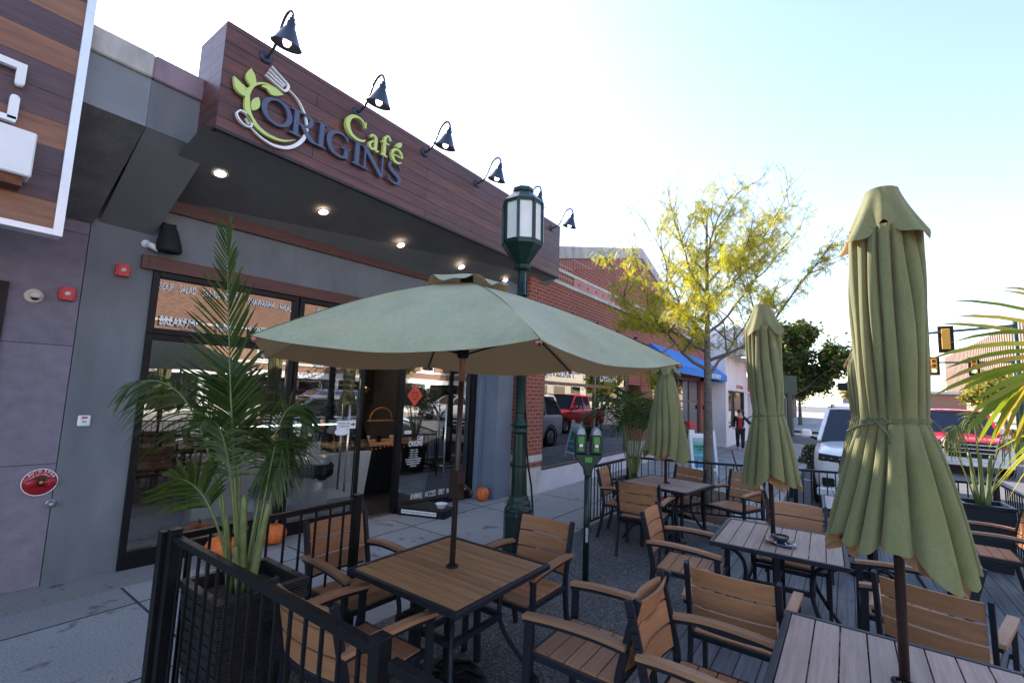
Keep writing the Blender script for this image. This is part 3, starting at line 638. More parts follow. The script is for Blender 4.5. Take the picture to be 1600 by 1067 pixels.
# navy serif capitals, built from strokes in a unit box
def glyph(ch, x0, x1, z0, z1):
    W, H = x1-x0, z1-z0; S = lambda p: (x0+p[0]*W, z0+p[1]*H)
    out = []
    def st(pts, wd, sm=False): out.append(rib('g', [S(p) for p in pts], wd, None, 8, smooth=sm))
    T, N, F = .052, .022, .018        # thick stem, thin stroke, serif
    if ch == 'O':
        n = 40; pts = []; 
        vs = []; LK[0] += 1; k = (LK[0] % 7)*.0006
        for ring, (kx, kz) in enumerate(((1, 1), (1-T*2.0/W, 1-N*2.2/H))):
            for i in range(n):
                a = 2*math.pi*i/n+.0; vs.append((x0+W/2+W/2*kx*math.cos(a), z0+H/2+H/2*kz*math.sin(a)))
        g = MB(); A = [(p[0], LY-.055+k, p[1]) for p in vs]; B = [(p[0], LY-.02, p[1]) for p in vs]; fs = []
        for i in range(n):
            j = (i+1) % n; fs += [(i, j, n+j, n+i), (2*n+i, 3*n+i, 3*n+j, 2*n+j), (i, 2*n+i, 2*n+j, j), (n+i, n+j, 3*n+j, 3*n+i)]
        g.add(A+B, fs); out.append(g)
    def stem(u, wide=.16, top=True, bot=True, w=T):
        st([(u, 0), (u, 1)], [w, w])
        if bot: st([(u-wide, .035), (u+wide, .035)], [F, F])
        if top: st([(u-wide, .965), (u+wide, .965)], [F, F])
    if ch == 'I': stem(.5, .5)
    if ch == 'R':
        stem(.22, .22); st([(.22, .95), (.5, .96), (.74, .88), (.78, .74), (.70, .58), (.5, .50), (.25, .49)], [F, F, .035, T*.95, .035, F, F], True)
        st([(.42, .5), (.62, .28), (.82, .08), (1.02, .035)], [.03, .045, .045, .018], True)
    if ch == 'N':
        stem(.14, .14, w=N); stem(.86, .14, bot=False, w=N); st([(.10, .98), (.86, .0)], [T, T*.9])
    if ch == 'G':
        st([(.86, .78), (.78, .92), (.55, .985), (.28, .92), (.09, .70), (.07, .42), (.2, .14), (.5, .015), (.74, .05), (.84, .14)], [.014, .018, .024, .038, T, T, .042, .026, .03, .03], True)
        st([(.84, .02), (.84, .40)], [T*.85, T*.85]); st([(.62, .42), (1.0, .42)], [F, F]); st([(.87, .98), (.87, .74)], [.008, .014])
    if ch == 'S':
        st([(.84, .78), (.74, .93), (.48, .985), (.2, .90), (.12, .72), (.3, .56), (.62, .44), (.86, .28), (.78, .08), (.48, .012), (.2, .07), (.10, .24)], [.012, .016, .026, .034, .042, .052, .055, .046, .034, .024, .016, .012], True)
        st([(.86, .97), (.86, .72)], [.007, .012]); st([(.09, .30), (.09, .02)], [.012, .007])
    G = MB()
    for q in out: G.add(q.v, q.f)
    G.build('letter', M_navy, LG, world=True)
for ch, a, b in (('O', 1.925, 2.235), ('R', 2.215, 2.50), ('I', 2.505, 2.62), ('G', 2.635, 2.915), ('I', 2.955, 3.07), ('N', 3.075, 3.42), ('S', 3.455, 3.675)): glyph(ch, a, b, 4.415, 4.69)
def lime(parts): fin(parts, 'letter', M_lime)
A = dict(gap=.03, th=.045)
def q2(x0, x1, z0, z1, pts): return [(x0+p[0]*(x1-x0), z0+p[1]*(z1-z0)) for p in pts]
lime([rib('C', q2(2.83, 3.09, 4.70, 4.975, [(.97, .72), (.85, .9), (.6, .98), (.3, .9), (.1, .66), (.1, .36), (.3, .1), (.62, .02), (.88, .07), (1.0, .16)]), [.012, .02, .026, .038, .052, .052, .042, .03, .024, .02], 0, 8, **A),
      rib('C2', q2(2.83, 3.09, 4.70, 4.975, [(.99, .97), (.97, .68)]), [.008, .022], 0, smooth=False, **A)])
lime([rib('a', q2(3.14, 3.29, 4.68, 4.865, [(.12, .80), (.3, .95), (.55, .95), (.68, .78), (.68, .2), (.8, .05), (1.02, .1)]), [.03, .026, .032, .042, .04, .028, .012], 0, 8, **A),
      rib('a2', q2(3.14, 3.29, 4.68, 4.865, [(.66, .62), (.3, .52), (.1, .28), (.25, .06), (.5, .08), (.68, .24)]), [.016, .022, .036, .03, .024, .02], 0, 8, **A)])
lime([rib('f', q2(3.31, 3.46, 4.68, 4.955, [(.95, .84), (.85, .96), (.6, .97), (.42, .8), (.40, .5), (.40, .0)]), [.03, .024, .026, .038, .042, .042], 0, 8, **A),
      rib('f2', q2(3.31, 3.46, 4.68, 4.955, [(.08, .62), (.85, .62)]), [.02, .02], 0, smooth=False, **A), rib('f3', q2(3.31, 3.46, 4.68, 4.955, [(.1, .03), (.75, .03)]), [.018, .018], 0, smooth=False, **A)])
lime([rib('e', q2(3.475, 3.65, 4.675, 4.855, [(.10, .52), (.95, .54), (.86, .84), (.55, .97), (.22, .84), (.10, .5), (.25, .14), (.6, .03), (.95, .18)]), [.016, .016, .034, .026, .034, .042, .038, .028, .012], 0, 8, **A)])
fin([plate([(3.535, 4.885), (3.56, 4.935), (3.625, 4.965), (3.62, 4.91), (3.58, 4.88)], .03, .045), rib('lv', [(3.52, 4.875), (3.57, 4.905)], [.008, .006], 0, smooth=False, **A)], 'leaf', M_lime)

# ------------------------------------------------------------------ gooseneck lamps, recessed lights
M_lampn = plain('navy_black_enamel', (.02, .026, .042), .35, .1, .1, 8, 0)
def goose():
    t_ = thing('gooseneck_lamp', 'x', 'wall lamp', (0, 0, 0), 0, 'gooseneck lamps along the top of the fascia')
    mr = Matrix.Rotation(R(90), 3, 'X')
    g = MB(); g.lathe([(.001, .024), (.035, .024), (.062, .012), (.062, 0)], n=24, mtx=mr)
    for a in range(4): g.lathe([(.001, .022), (.007, .02), (.007, .01)], (.045*math.cos(a*1.57+.78), 0, .045*math.sin(a*1.57+.78)), 8, mtx=mr)
    g.build('wall_plate', M_lampn, t_)
    arm = catmull([(0, -.01, 0), (0, -.08, .005), (0, -.17, .05), (0, -.235, .15), (0, -.29, .25), (0, -.36, .305), (0, -.43, .295), (0, -.465, .24), (0, -.468, .16)], 5)
    g = MB(); g.tube(arm, .0135, 8); g.tube([(0, -.01, 0), (0, -.06, 0)], .02, 10); g.build('arm', M_lampn, t_)
    tilt = Matrix.Rotation(R(16), 3, 'X')
    g = MB(); g.lathe([(.001, .0), (.022, 0), (.022, -.025), (.034, -.03), (.034, -.07), (.045, -.085), (.112, -.215), (.122, -.222), (.119, -.222), (.108, -.212), (.04, -.088), (.001, -.08)], (0, -.468, .20), 28, mtx=tilt*1.14)
    g.build('lamp_shade', M_lampn, t_)
    g = MB(); g.lathe([(.001, -.235), (.02, -.228), (.032, -.205), (.032, -.18), (.015, -.14), (.015, -.1)], (0, -.468, .20), 14, mtx=tilt*1.14); g.build('bulb', emis('lamp_bulb', (1, .8, .68), 2), t_)
    return t_
gl = goose(); names = ['leftmost gooseneck lamp above the fork of the logo', 'second gooseneck lamp from the left above the lime lettering', 'third gooseneck lamp from the left, right of the lettering', 'fourth gooseneck lamp from the left beside the street lantern', 'gooseneck lamp partly hidden behind the street lantern', 'rightmost gooseneck lamp by the brick gable']
for i, x in enumerate((1.94, 3.0, 4.07, 5.17, 6.30, 7.43)):
    if i == 0: gl.location = (x, LY, 5.07); gl['label'] = names[0]
    else: copy_thing(gl, (x, LY, 5.07), 0, names[i])
rn = ['recessed light at the left end of the soffit', 'recessed light second from the left in the soffit', 'recessed light in the middle of the soffit above the open parasol', 'recessed light right of the parasol top', 'recessed light half hidden by the lantern post']
for i, (x, y) in enumerate(((1.86, 5.13), (3.0, 5.10), (4.25, 5.14), (5.5, 5.10), (6.6, 5.02))):
    zz = 4.16-(y-4.6)*(.42/1.0)*.84+.0
    ax, ay = V(1.5, 4.6, 4.16), V(1.45, 5.83, 3.76)
    t1 = (y-4.6)/1.23 if x < 4 else (y-4.6)/1.23
    # plane of the soffit polygon near this point
    yb = 5.83-(x-1.45)*(.41/5.55); zb = 3.76-(x-1.45)*(.14/5.55); k = (y-4.6)/(yb-4.6); zz = 4.16+(zb-4.16)*k
    t_ = thing('recessed_light', rn[i], 'ceiling light', (x, y, zz), 0, 'recessed lights in the soffit')
    sl = Matrix.Rotation(math.atan2(zb-4.16, yb-4.6), 3, 'X')
    g = MB(); g.lathe([(.066, .0), (.078, -.006), (.056, -.008), (.05, .0)], n=28, mtx=sl); g.build('trim_ring', plain('light_trim', (.55, .5, .45), .4), t_)
    g = MB(); g.lathe([(.001, -.004), (.05, -.004)], n=28, mtx=sl); g.build('lens', emis('recessed_lens', (1, .78, .55), 4.5), t_)

# ------------------------------------------------------------------ small things on the left wall
def wallthing(name, label, cat, x, z, group=None): return thing(name, label, cat, tuple(WL(x, 0, z)), FA, group)
for x, z, lb in ((.985, 2.615, 'red fire strobe on the mauve wall by the dome camera'), (1.355, 2.925, 'red fire strobe higher up on the grey wall')):
    t_ = wallthing('fire_strobe', lb, 'fire alarm', x, z, 'red fire alarm strobes')
    g = MB(); g.box((-.055, -.035, -.06), (.055, -.001, .06)); g.box((-.075, -.008, -.008), (.075, -.001, .008)); g.build('backbox', M_red, t_, bevel=.006)
    g = MB(); g.box((-.038, -.055, -.058), (.038, -.036, .058))
    for i in range(5):
        for sx in (-1, 1): g.box((sx*.046-.003, -.038, -.035+i*.016), (sx*.046+.003, -.0355, -.031+i*.016), 1)
    g.build('housing', [M_red, M_letterw], t_, bevel=.004)
    g = MB(); g.lathe([(.001, .026), (.015, .02), (.021, .008), (.022, 0)], (0, -.056, 0), 14, mtx=Matrix.Rotation(R(90), 3, 'X')); g.build('lens', plain('clear_lens', (.75, .72, .68), .1, .3, .3, 60), t_)
t_ = wallthing('dome_camera', 'beige dome camera beside the black window frame', 'security camera', .775, 2.56)
mr = Matrix.Rotation(R(90), 3, 'X'); M_cam = plain('camera_beige', (.50, .42, .37), .5, 0, .1)
g = MB(); g.lathe([(.001, .03), (.052, .03), (.062, .02), (.064, 0)], n=28, mtx=mr); g.build('base', M_cam, t_)
g = MB(); g.lathe([(.001, .045), (.02, .042), (.038, .03), (.046, .01), (.046, -.004), (.03, -.008), (.001, -.008)], (.005, -.05, -.005), 24, mtx=Matrix.Rotation(R(18), 3, 'X')); g.build('hood', M_cam, t_, )
g = MB(); g.lathe([(.030, 0), (.026, -.018), (.012, -.028), (.001, -.03)], (.005, -.053, -.012), 20, mtx=Matrix.Rotation(R(18), 3, 'X')); g.build('lens', plain('black_gloss', (.01, .01, .012), .05, 0, 0, 5, 0), t_)
t_ = wallthing('bullet_camera', 'white bullet camera below the black speaker', 'security camera', 1.515, 3.245)
g = MB(); g.lathe([(.001, .018), (.038, .018), (.042, 0)], n=24, mtx=mr); g.build('base', M_white, t_)
g = MB(); g.tube([(0, -.018, 0), (.01, -.055, -.01)], .012, 10); g.lathe([(.001, .008), (.018, 0), (.001, -.008)], (.01, -.058, -.01), 12); g.build('bracket', M_white, t_)
g = MB(); g.tube([(.0, -.055, -.005), (.09, -.12, -.06)], .03, 18); g.build('housing', M_white, t_)
g = MB(); g.tube([(.09, -.12, -.06), (.094, -.123, -.0625)], .0255, 16); g.build('lens', M_blackm, t_)
t_ = wallthing('speaker', 'black outdoor speaker under the corner of the soffit', 'speaker', 1.66, 3.33)
def spk(u, v_):
    a = u*2*math.pi; r = .052+.055*min(1, v_*1.25)**.7; r *= (1 if v_ < .94 else 1-(v_-.94)*2.5)
    return (r*math.cos(a)*1.05+.02*v_, -.13+r*math.sin(a)*.95-.03*v_, .13-.29*v_)
g = MB().grid(spk, 28, 20, closeu=True); g.add([spk(i/28, 1) for i in range(28)], [tuple(range(28))]); g.add([spk(i/28, 0) for i in range(28)], [tuple(range(28))[::-1]]); g.build('housing', M_blackm, t_)
g = MB(); g.tube([(-.04, -.0, .14), (-.04, -.10, .15)], .012, 8); g.tube([(-.05, -.10, .14), (.07, -.10, .15)], .01, 8); g.lathe([(.001, .015), (.03, .01), (.03, 0)], (-.04, -.01, .14), 14, mtx=mr); g.build('bracket', M_blackm, t_)
t_ = wallthing('intercom', 'white intercom plate with red strip on the grey wall', 'intercom', 1.222, 1.45)
g = MB(); g.box((-.045, -.022, -.05), (.045, -.001, .05)); g.build('plate', M_white, t_, bevel=.008)
g = MB(); g.box((-.032, -.025, -.04), (.032, -.0225, .04)); g.build('panel', plain('pale_panel', (.55, .55, .56), .4), t_)
g = MB(); g.box((-.02, -.0275, .022), (.022, -.0255, .038)); g.build('label_strip', M_red, t_)
g = MB(); g.box((-.014, -.0275, -.018), (.016, -.0255, .0)); g.build('button', plain('grey_window', (.25, .25, .25), .3), t_)
t_ = wallthing('alarm_plate', 'round red sprinkler connection plate with white rim on the mauve wall', 'fire plate', .985, .915)
g = MB(); g.lathe([(.001, .012), (.118, .012), (.118, 0)], n=40, mtx=mr); g.build('disc', plain('deep_red_enamel', (.30, .008, .016), .3, 0, .08), t_)
g = MB(); g.lathe([(.118, 0), (.118, .0135), (.1115, .0135), (.1115, .0118)], n=40, mtx=mr); g.build('rim', M_letterw, t_)
for wd, a0, st_, rr, hh in (('AUTO', 140, -14.5, .086, .022), ('SPKR', 72, -14.5, .086, .022), ('FIRE DEPT', 150, -8, .066, .009), ('CONNECTION', 84, -7, .066, .009)):
    for i, ch in enumerate(wd):
        if ch == ' ': continue
        a = R(a0+i*st_); ex = V(math.sin(a), 0, -math.cos(a)); ez = V(math.cos(a), 0, math.sin(a))
        text('lettering', ch, t_, ez*rr+V(0, -.0125, 0)-ex*hh*.35, ex, ez, None, hh, .0015, M_letterw, .02, world=False)
g = MB()
def snout(u, v_):
    a = u*2*math.pi; r = .052-.018*v_; return (.008+r*1.35*math.cos(a)*(1-.25*v_), -.012-.05*v_, .006+r*math.sin(a)*.9)
g.grid(snout, 30, 8, closeu=True); g.build('brass_hub', plain('aged_brass', (.16, .11, .05), .35, .8, .3, 20), t_)
for sx in (-1, 1):
    g = MB(); g.lathe([(.001, .052), (.034, .052), (.039, .04), (.037, .012)], (sx*.06+.004, 0, -.004), 22, mtx=mr); g.build('cap', plain('deep_red_enamel', (.3, .01, .02)), t_)
g = MB(); g.lathe([(.001, .06), (.016, .055), (.02, .02)], (.008, 0, .002), 12, mtx=mr); g.build('hub_nut', plain('copper_nut', (.45, .22, .10), .4, .6), t_)
t_ = wallthing('sill_cock', 'grey wall outlet below the red round plate', 'wall outlet', 1.075, .72)
g = MB(); g.lathe([(.001, .012), (.034, .012), (.038, 0)], n=24, mtx=mr); g.tube([(0, -.01, 0), (.004, -.04, -.002), (.006, -.055, -.018)], [.024, .024, .02], 16); g.build('outlet', plain('dull_zinc', (.25, .24, .26), .4, .6), t_)
# pumpkins
def pumpkin(x, y, r_, h, label, stemh=.04, gr='pumpkins along the shopfront'):
    t_ = thing('pumpkin', label, 'pumpkin', (x, y, .001), random.uniform(0, 6), gr)
    def pf(u, v_):
        a = u*2*math.pi; p = math.pi*(v_-.5); rib_ = 1-.10*abs(math.cos(a*6))**2.2*math.cos(p)
        rr = r_*math.cos(p)*rib_; z = h/2+h/2*math.sin(p)-(.10*h*math.exp(-(rr/r_*3)**2) if v_ > .5 else -.06*h*math.exp(-(rr/r_*3)**2))
        return (rr*math.cos(a)*(1+.04*math.sin(2*a)), rr*math.sin(a), z)
    g = MB().grid(pf, 72, 20, closeu=True); g.build('skin', M_orange, t_)
    g = MB(); g.tube([(0, 0, h*.86), (.005, .003, h*.95), (.016, .01, h+stemh*.6), (.03, .01, h+stemh)], [.022, .013, .011, .013], 8); g.build('stem', plain('dry_stem', (.16, .12, .05), .9, 0, .3, 30), t_)
pumpkin(2.36, 5.42, .155, .25, 'large pumpkin half hidden behind the palm stems and fence')
pumpkin(2.97, 5.50, .135, .235, 'orange pumpkin behind the fence bars below the steel bins')
pumpkin(6.36, 5.13, .115, .24, 'tall pumpkin with curly stem beside the blue-grey column', .06)
pumpkin(7.16, 4.93, .13, .24, 'pumpkin peeking out behind the green lamp post')
# ------------------------------------------------------------------ patio chairs, tables
def make_chair():
    t_ = thing('patio_chair', 'x', 'chair', (0, 0, 0), 0, 'slatted patio armchairs')
    g = MB()
    for i in range(5):
        x = -.225+i*.095; g.box((x, -.232, .437), (x+.089, .232, .452))
    g.build('seat', M_board, t_, bevel=.002)
    g = MB()
    for y in (-.247, .247): g.bar((-.245, y, .425), (.272, y, .430), .026, .034)
    for x in (-.236, .262): g.bar((x, -.235, .427), (x, .235, .427), .022, .03)
    for x in (-.08, .08): g.bar((x, -.235, .418), (x, .235, .418), .02, .016)
    g.build('seat_frame', M_frame, t_, bevel=.002)
    xp = lambda z: -.262-.085*((z-.44)/.43)**1.25
    g = MB()
    for i in range(3):
        z0 = .515+i*.119; z1 = z0+.107; n = 8
        vs, fs = [], []
        for k in range(n+1):
            y = -.222+.444*k/n; bow = -.027*(1-(y/.222)**2)
            for z, th in ((z0, 0), (z1, 0), (z1, -.014), (z0, -.014)): vs.append((xp(z)+bow+.008+th, y, z))
        for k in range(n):
            a = k*4; b = a+4
            for q in range(4): fs.append((a+q, a+(q+1) % 4, b+(q+1) % 4, b+q))
        fs += [(3, 2, 1, 0), (n*4, n*4+1, n*4+2, n*4+3)]
        g.add(vs, fs)
    g.build('backrest', M_board, t_)
    g = MB()
    for z in (.505, .87): 
        pts = [(xp(z)-.027*(1-(y/.222)**2)-.004, y, z) for y in [-.222+.0555*k for k in range(9)]]
        if z < .6: g.tube(pts, .009, 6)
    g.build('back_rail', M_frame, t_)
    for s in (-1, 1):
        y = .247*s
        g = MB(); P = catmull([(-.335, y, 0), (-.285, y, .2), (-.252, y, .44), (-.285, y, .62), (xp(.875)+.0, y, .878)], 4)
        for k in range(len(P)-1): g.bar(P[k], P[k+1]+(P[k+1]-P[k])*.06, .024, .038, upv=(1, 0, 0))
        g.build('leg', M_frame, t_)
        y2 = .285*s
        g = MB(); g.bar((.262, y2, 0), (.255, y2, .63), .026, .044, upv=(1, 0, 0)); g.bar((.245, .247*s, .43), (.262, y2, .43), .02, .03); g.build('leg', M_frame, t_, bevel=.002)
        A_ = catmull([(-.30, .262*s, .652), (-.12, .278*s, .668), (.10, y2, .662), (.285, y2, .642)], 5)
        g = MB()
        vs, fs = [], []
        for p in A_:
            for dy, dz in ((-.027, -.01), (.027, -.01), (.027, .012), (-.027, .012)): vs.append((p.x, p.y+dy, p.z+dz))
        for k in range(len(A_)-1):
            for q in range(4): fs.append((k*4+q, k*4+(q+1) % 4, k*4+4+(q+1) % 4, k*4+4+q))
        fs += [(3, 2, 1, 0), tuple(len(vs)-4+q for q in range(4))]
        g.add(vs, fs); g.build('armrest', M_arm, t_)
        g = MB()
        for k in range(len(A_)-1): g.bar(A_[k]+V(0, 0, -.022), A_[k+1]+V(0, 0, -.022), .03, .022)
        g.build('arm_rail', M_frame, t_)
    return t_
ch0 = make_chair(); used = [False]
CH = [  # x, y of seat centre, facing angle, label
 (2.20, 2.86, -92, 'chair behind the brown table under the open parasol, its pale back to the cafe doors'),
 (2.99, 2.02, 180, 'chair at the right of the parasol table in front of the lamp post'),
 (1.68, 2.17, 2, 'chair seen from behind through the front fence bars'),
 (2.57, 1.22, 91, 'chair facing the parasol table, back to back with another chair'),
 (2.53, .55, -89, 'chair with pale curved back at the near table, back to back with its neighbour'),
 (3.38, .58, 0, 'deep orange chair seen from behind between the two deck tables'),
 (4.30, 1.14, -86, 'pale backed armchair at the left of the table with the bowl'),
 (6.18, 2.46, -82, 'far left chair nearest the parking meter'),
 (5.73, 2.06, 6, 'chair seen from behind at the far patio table by the meter'),
 (6.88, 2.02, 160, 'chair against the far fence, left of the tree trunk'),
 (7.10, 1.30, 160, 'chair against the far fence, right of the tree trunk'),
 (5.18, .45, 180, 'brown backed chair behind the table with the bowl'),
 (6.35, .50, -80, 'chair mostly hidden behind the middle closed parasol'),
 (3.95, -.42, -14, 'broad backed chair seen from behind under the largest closed parasol'),
 (6.85, -1.08, 88, 'chair at the right fence beside the black planter'),
 (4.45, -.30, 92, 'chair half hidden under the largest closed parasol hem'),
]
for x, y, a, lb in CH:
    zz = .004 if y > 1.2 else .012
    if not used[0]: ch0.location = (x, y, zz); ch0.rotation_euler = (0, 0, R(a)); ch0['label'] = lb; used[0] = True
    else: copy_thing(ch0, (x, y, zz), R(a), lb)
def make_table(mt, nb, axis, lb, loc, rz=0, hole=True, sx=.93, sy=.93):
    t_ = thing('patio_table', lb, 'table', loc, rz, 'square slatted patio tables'); a, b = sx/2, sy/2
    g = MB(); g.box((-a, -b, .70), (a, -b+.03, .733)); g.box((-a, b-.03, .70), (a, b, .733)); g.box((-a, -b+.03, .70), (-a+.03, b-.03, .733)); g.box((a-.03, -b+.03, .70), (a, b-.03, .733))
    for k in (-.28, 0, .28):
        if axis == 'x': g.box((k-.015, -b+.03, .697), (k+.015, b-.03, .7145))
        else: g.box((-a+.03, k-.015, .697), (a-.03, k+.015, .7145))
    g.build('table_frame', M_frame, t_, bevel=.0025)
    g = MB(); L = (sy if axis == 'x' else sx)-.064; st = L/nb
    for i in range(nb):
        p = -L/2+i*st+.003; q = p+st-.006
        if axis == 'x': g.box((-a+.033, p, .716), (a-.033, q, .730))
        else: g.box((p, -b+.033, .716), (q, b-.033, .730))
    g.build('tabletop', mt, t_, bevel=.0015)
    for ix in (-1, 1):
        for iy in (-1, 1):
            g = MB(); P = catmull([(ix*.40, iy*.38, .69), (ix*.30, iy*.30, .655), (ix*.235, iy*.235, .55), (ix*.235, iy*.235, .38), (ix*.30, iy*.30, .22), (ix*.42, iy*.41, .015)], 5)
            g.tube(P, .0155, 10); g.lathe([(.001, 0), (.02, 0), (.02, .018), (.001, .02)], (ix*.42, iy*.41, 0), 10); g.build('leg', M_frame, t_)
    g = MB()
    for s in (-1, 1):
        g.bar((-.235, s*.235, .42), (.235, s*.235, .42), .03, .035); g.bar((s*.235, -.22, .42), (s*.235, .22, .42), .03, .035)
        g.bar((s*.30, 0, .03), (s*.26, 0, .69), .036, .036); g.bar((s*.28, 0, .42), (s*.04, 0, .42), .02, .03)
    g.build('under_frame', M_frame, t_)
    if hole: g = MB(); g.lathe([(.022, .7305), (.04, .7305), (.04, .739), (.024, .742)], n=20); g.build('grommet', M_blackm, t_)
    return t_
make_table(M_tabw, 11, 'y', 'brown slatted table under the open parasol', (2.35, 2.12, .004))
make_table(wood('composite_tabletop_y', (.33, .225, .17), 'x'), 8, 'x', 'weathered slatted table with the bowl and plate on it', (4.60, .50, .012), R(2))
make_table(wood('composite_tabletop_near', (.32, .22, .175), 'x'), 8, 'x', 'large pale slatted table at the lower right corner of the photo', (2.64, -.15, .012))
make_table(M_tabl, 10, 'y', 'low looking far table by the parking meter under a closed parasol', (6.48, 2.02, .004), R(-8))
make_table(wood('composite_tabletop_pale', (.42, .36, .34), 'x'), 5, 'x', 'small pale table by the white car, behind the big parasol', (6.78, -.18, .012), R(3))
# bowl, plate, napkin on the second table
pl = thing('plate', 'oval dark blue plate on the slatted table', 'plate', (4.47, .47, .745), R(35))
def platef(u, v_):
    a = u*2*math.pi; r = v_; return (.14*r*math.cos(a), .095*r*math.sin(a), .004+.014*max(0, r-.6)**1.2*2.5)
g = MB().grid(platef, 40, 12, closeu=True); g.build('plate', plain('blue_glaze', (.05, .08, .13), .12, 0, .2, 8, 0), pl, solid=.004)
bo = thing('coffee_bowl', 'small black bowl of coffee on the oval plate', 'bowl', (4.47, .475, .753))
g = MB(); g.lathe([(.001, 0), (.03, 0), (.034, .006), (.055, .03), (.064, .052), (.061, .052), (.052, .032), (.03, .01), (.001, .008)], n=30); g.build('bowl', plain('black_glaze', (.02, .025, .035), .12, 0, .2, 8, 0), bo)
g = MB(); g.lathe([(.001, .038), (.055, .038)], n=30); g.build('coffee', plain('milky_coffee', (.28, .15, .07), .3), bo)
nk = thing('napkin', 'crumpled brown paper napkin around the bowl', 'napkin', (4.47, .50, .752), R(20))
def nap(u, v_): return (-.085+.17*u, .02+.07*v_, .002+.045*max(0, v_-.25)+.018*math.sin(u*9+v_*4)*v_+.006*math.sin(u*23)*v_)
def nap2(u, v_): return (-.02+.12*u, -.07-.035*v_, .006+.006*math.sin(u*11)+.004*math.sin(v_*7+u*5))
g = MB().grid(nap, 14, 8).grid(nap2, 10, 5); g.build('paper', plain('brown_paper', (.42, .29, .20), .9, 0, .1, 20), nk, solid=.001)

# ------------------------------------------------------------------ parasols
def poleset(t_, ztop, crank=True):
    g = MB(); g.tube([(0, 0, .05), (0, 0, ztop)], .019, 16); g.build('pole', M_pole, t_)
    g = MB(); g.lathe([(.001, 0), (.255, 0), (.262, .012), (.25, .035), (.12, .055), (.034, .062), (.03, .30), (.001, .30)], n=40)
    for k in range(8):
        a = k*math.pi/4; g.tube([(.06*math.cos(a), .06*math.sin(a), .066), (.15*math.cos(a+.5), .15*math.sin(a+.5), .058), (.24*math.cos(a), .24*math.sin(a), .045)], .008, 6)
    g.build('base', M_black, t_)
U1 = thing('open_parasol', 'open sage green parasol shading the brown table', 'parasol', (2.36, 2.13, .004))
poleset(U1, 2.62)
g = MB(); g.tube([(0, 0, 1.93), (0, 0, 2.2)], .0205, 14); g.build('pole_joint', plain('copper_sleeve', (.28, .12, .08), .4, .3), U1)
g = MB(); g.box((-.034, -.045, 1.16), (.034, .035, 1.34)); g.tube([(0, -.045, 1.25), (0, -.075, 1.25), (.05, -.085, 1.21)], .008, 8); g.lathe([(.001, .02), (.012, .01), (.012, -.02), (.001, -.025)], (.05, -.09, 1.205), 10); g.build('crank_housing', M_pole, U1, bevel=.012)
VT = [(1.33, 172, 2.095), (1.32, 236, 2.10), (1.44, 297, 2.095), (1.38, 356, 2.085), (1.36, 56, 2.085), (1.50, 119, 2.07)]
VT = [(r_*math.cos(R(a)), r_*math.sin(R(a)), z) for r_, a, z in VT]
def ribp(v_, t):
    r0 = .10/1.37; k = r0+(1-r0)*t; return V(v_[0]*k, v_[1]*k, 2.60-(2.60-v_[2])*(t**1.06) + .035*math.sin(math.pi*t))
g = MB()
for k in range(6):
    A0, B0 = VT[k], VT[(k+1) % 6]
    def pf(u, v_, A0=A0, B0=B0, k=k):
        p = ribp(A0, v_).lerp(ribp(B0, v_), u); s = 4*u*(1-u)
        inw = .045*s*v_**3; p = V(p.x*(1-inw), p.y*(1-inw), p.z-.065*s*v_**1.5+.006*math.sin(u*17+k)*math.sin(v_*6)*v_)
        return p
    g.grid(pf, 22, 26)
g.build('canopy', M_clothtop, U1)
g = MB()
def vent(u, v_):
    a = u*2*math.pi; r = .05+.25*v_; hexr = 1-.07*(.5+.5*math.cos(6*a+math.pi))
    return (r*hexr*math.cos(a), r*hexr*math.sin(a), 2.672-.085*v_**1.1+.018*v_**2*math.cos(6*a+1.0)+.012*v_**2*math.sin(11*a))
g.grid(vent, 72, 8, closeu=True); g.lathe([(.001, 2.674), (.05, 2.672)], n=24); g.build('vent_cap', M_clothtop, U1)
for k in range(6):
    g = MB(); g.tube([ribp(VT[k], t)+V(0, 0, .001) for t in [i/10 for i in range(11)]], .0028, 5); g.build('seam', plain('dark_seam', (.10, .11, .07), .9, 0, .1), U1)
    g = MB(); P = [ribp(VT[k], t)+V(0, 0, -.022) for t in [i/10 for i in range(11)]]; g.tube(P, .007, 6); h = ribp(VT[k], .52); g.tube([h+V(0, 0, -.03), V(h.x*.04, h.y*.04, 2.12)], .006, 6); g.build('rib', M_pole, U1)
    g = MB(); e = ribp(VT[k], 1); g.lathe([(.001, -.02), (.016, -.012), (.018, .005), (.001, .012)], (e.x*.985, e.y*.985, e.z-.012), 8); g.build('rib_tip', plain('copper_sleeve', (.28, .12, .08)), U1)
g = MB(); g.lathe([(.03, 2.09), (.04, 2.1), (.04, 2.15), (.03, 2.16)], n=16); g.build('runner', M_blackm, U1); g = MB(); g.lathe([(.02, 2.60), (.045, 2.60), (.045, 2.68), (.001, 2.70)], n=16); g.build('top_hub', M_blackm, U1)

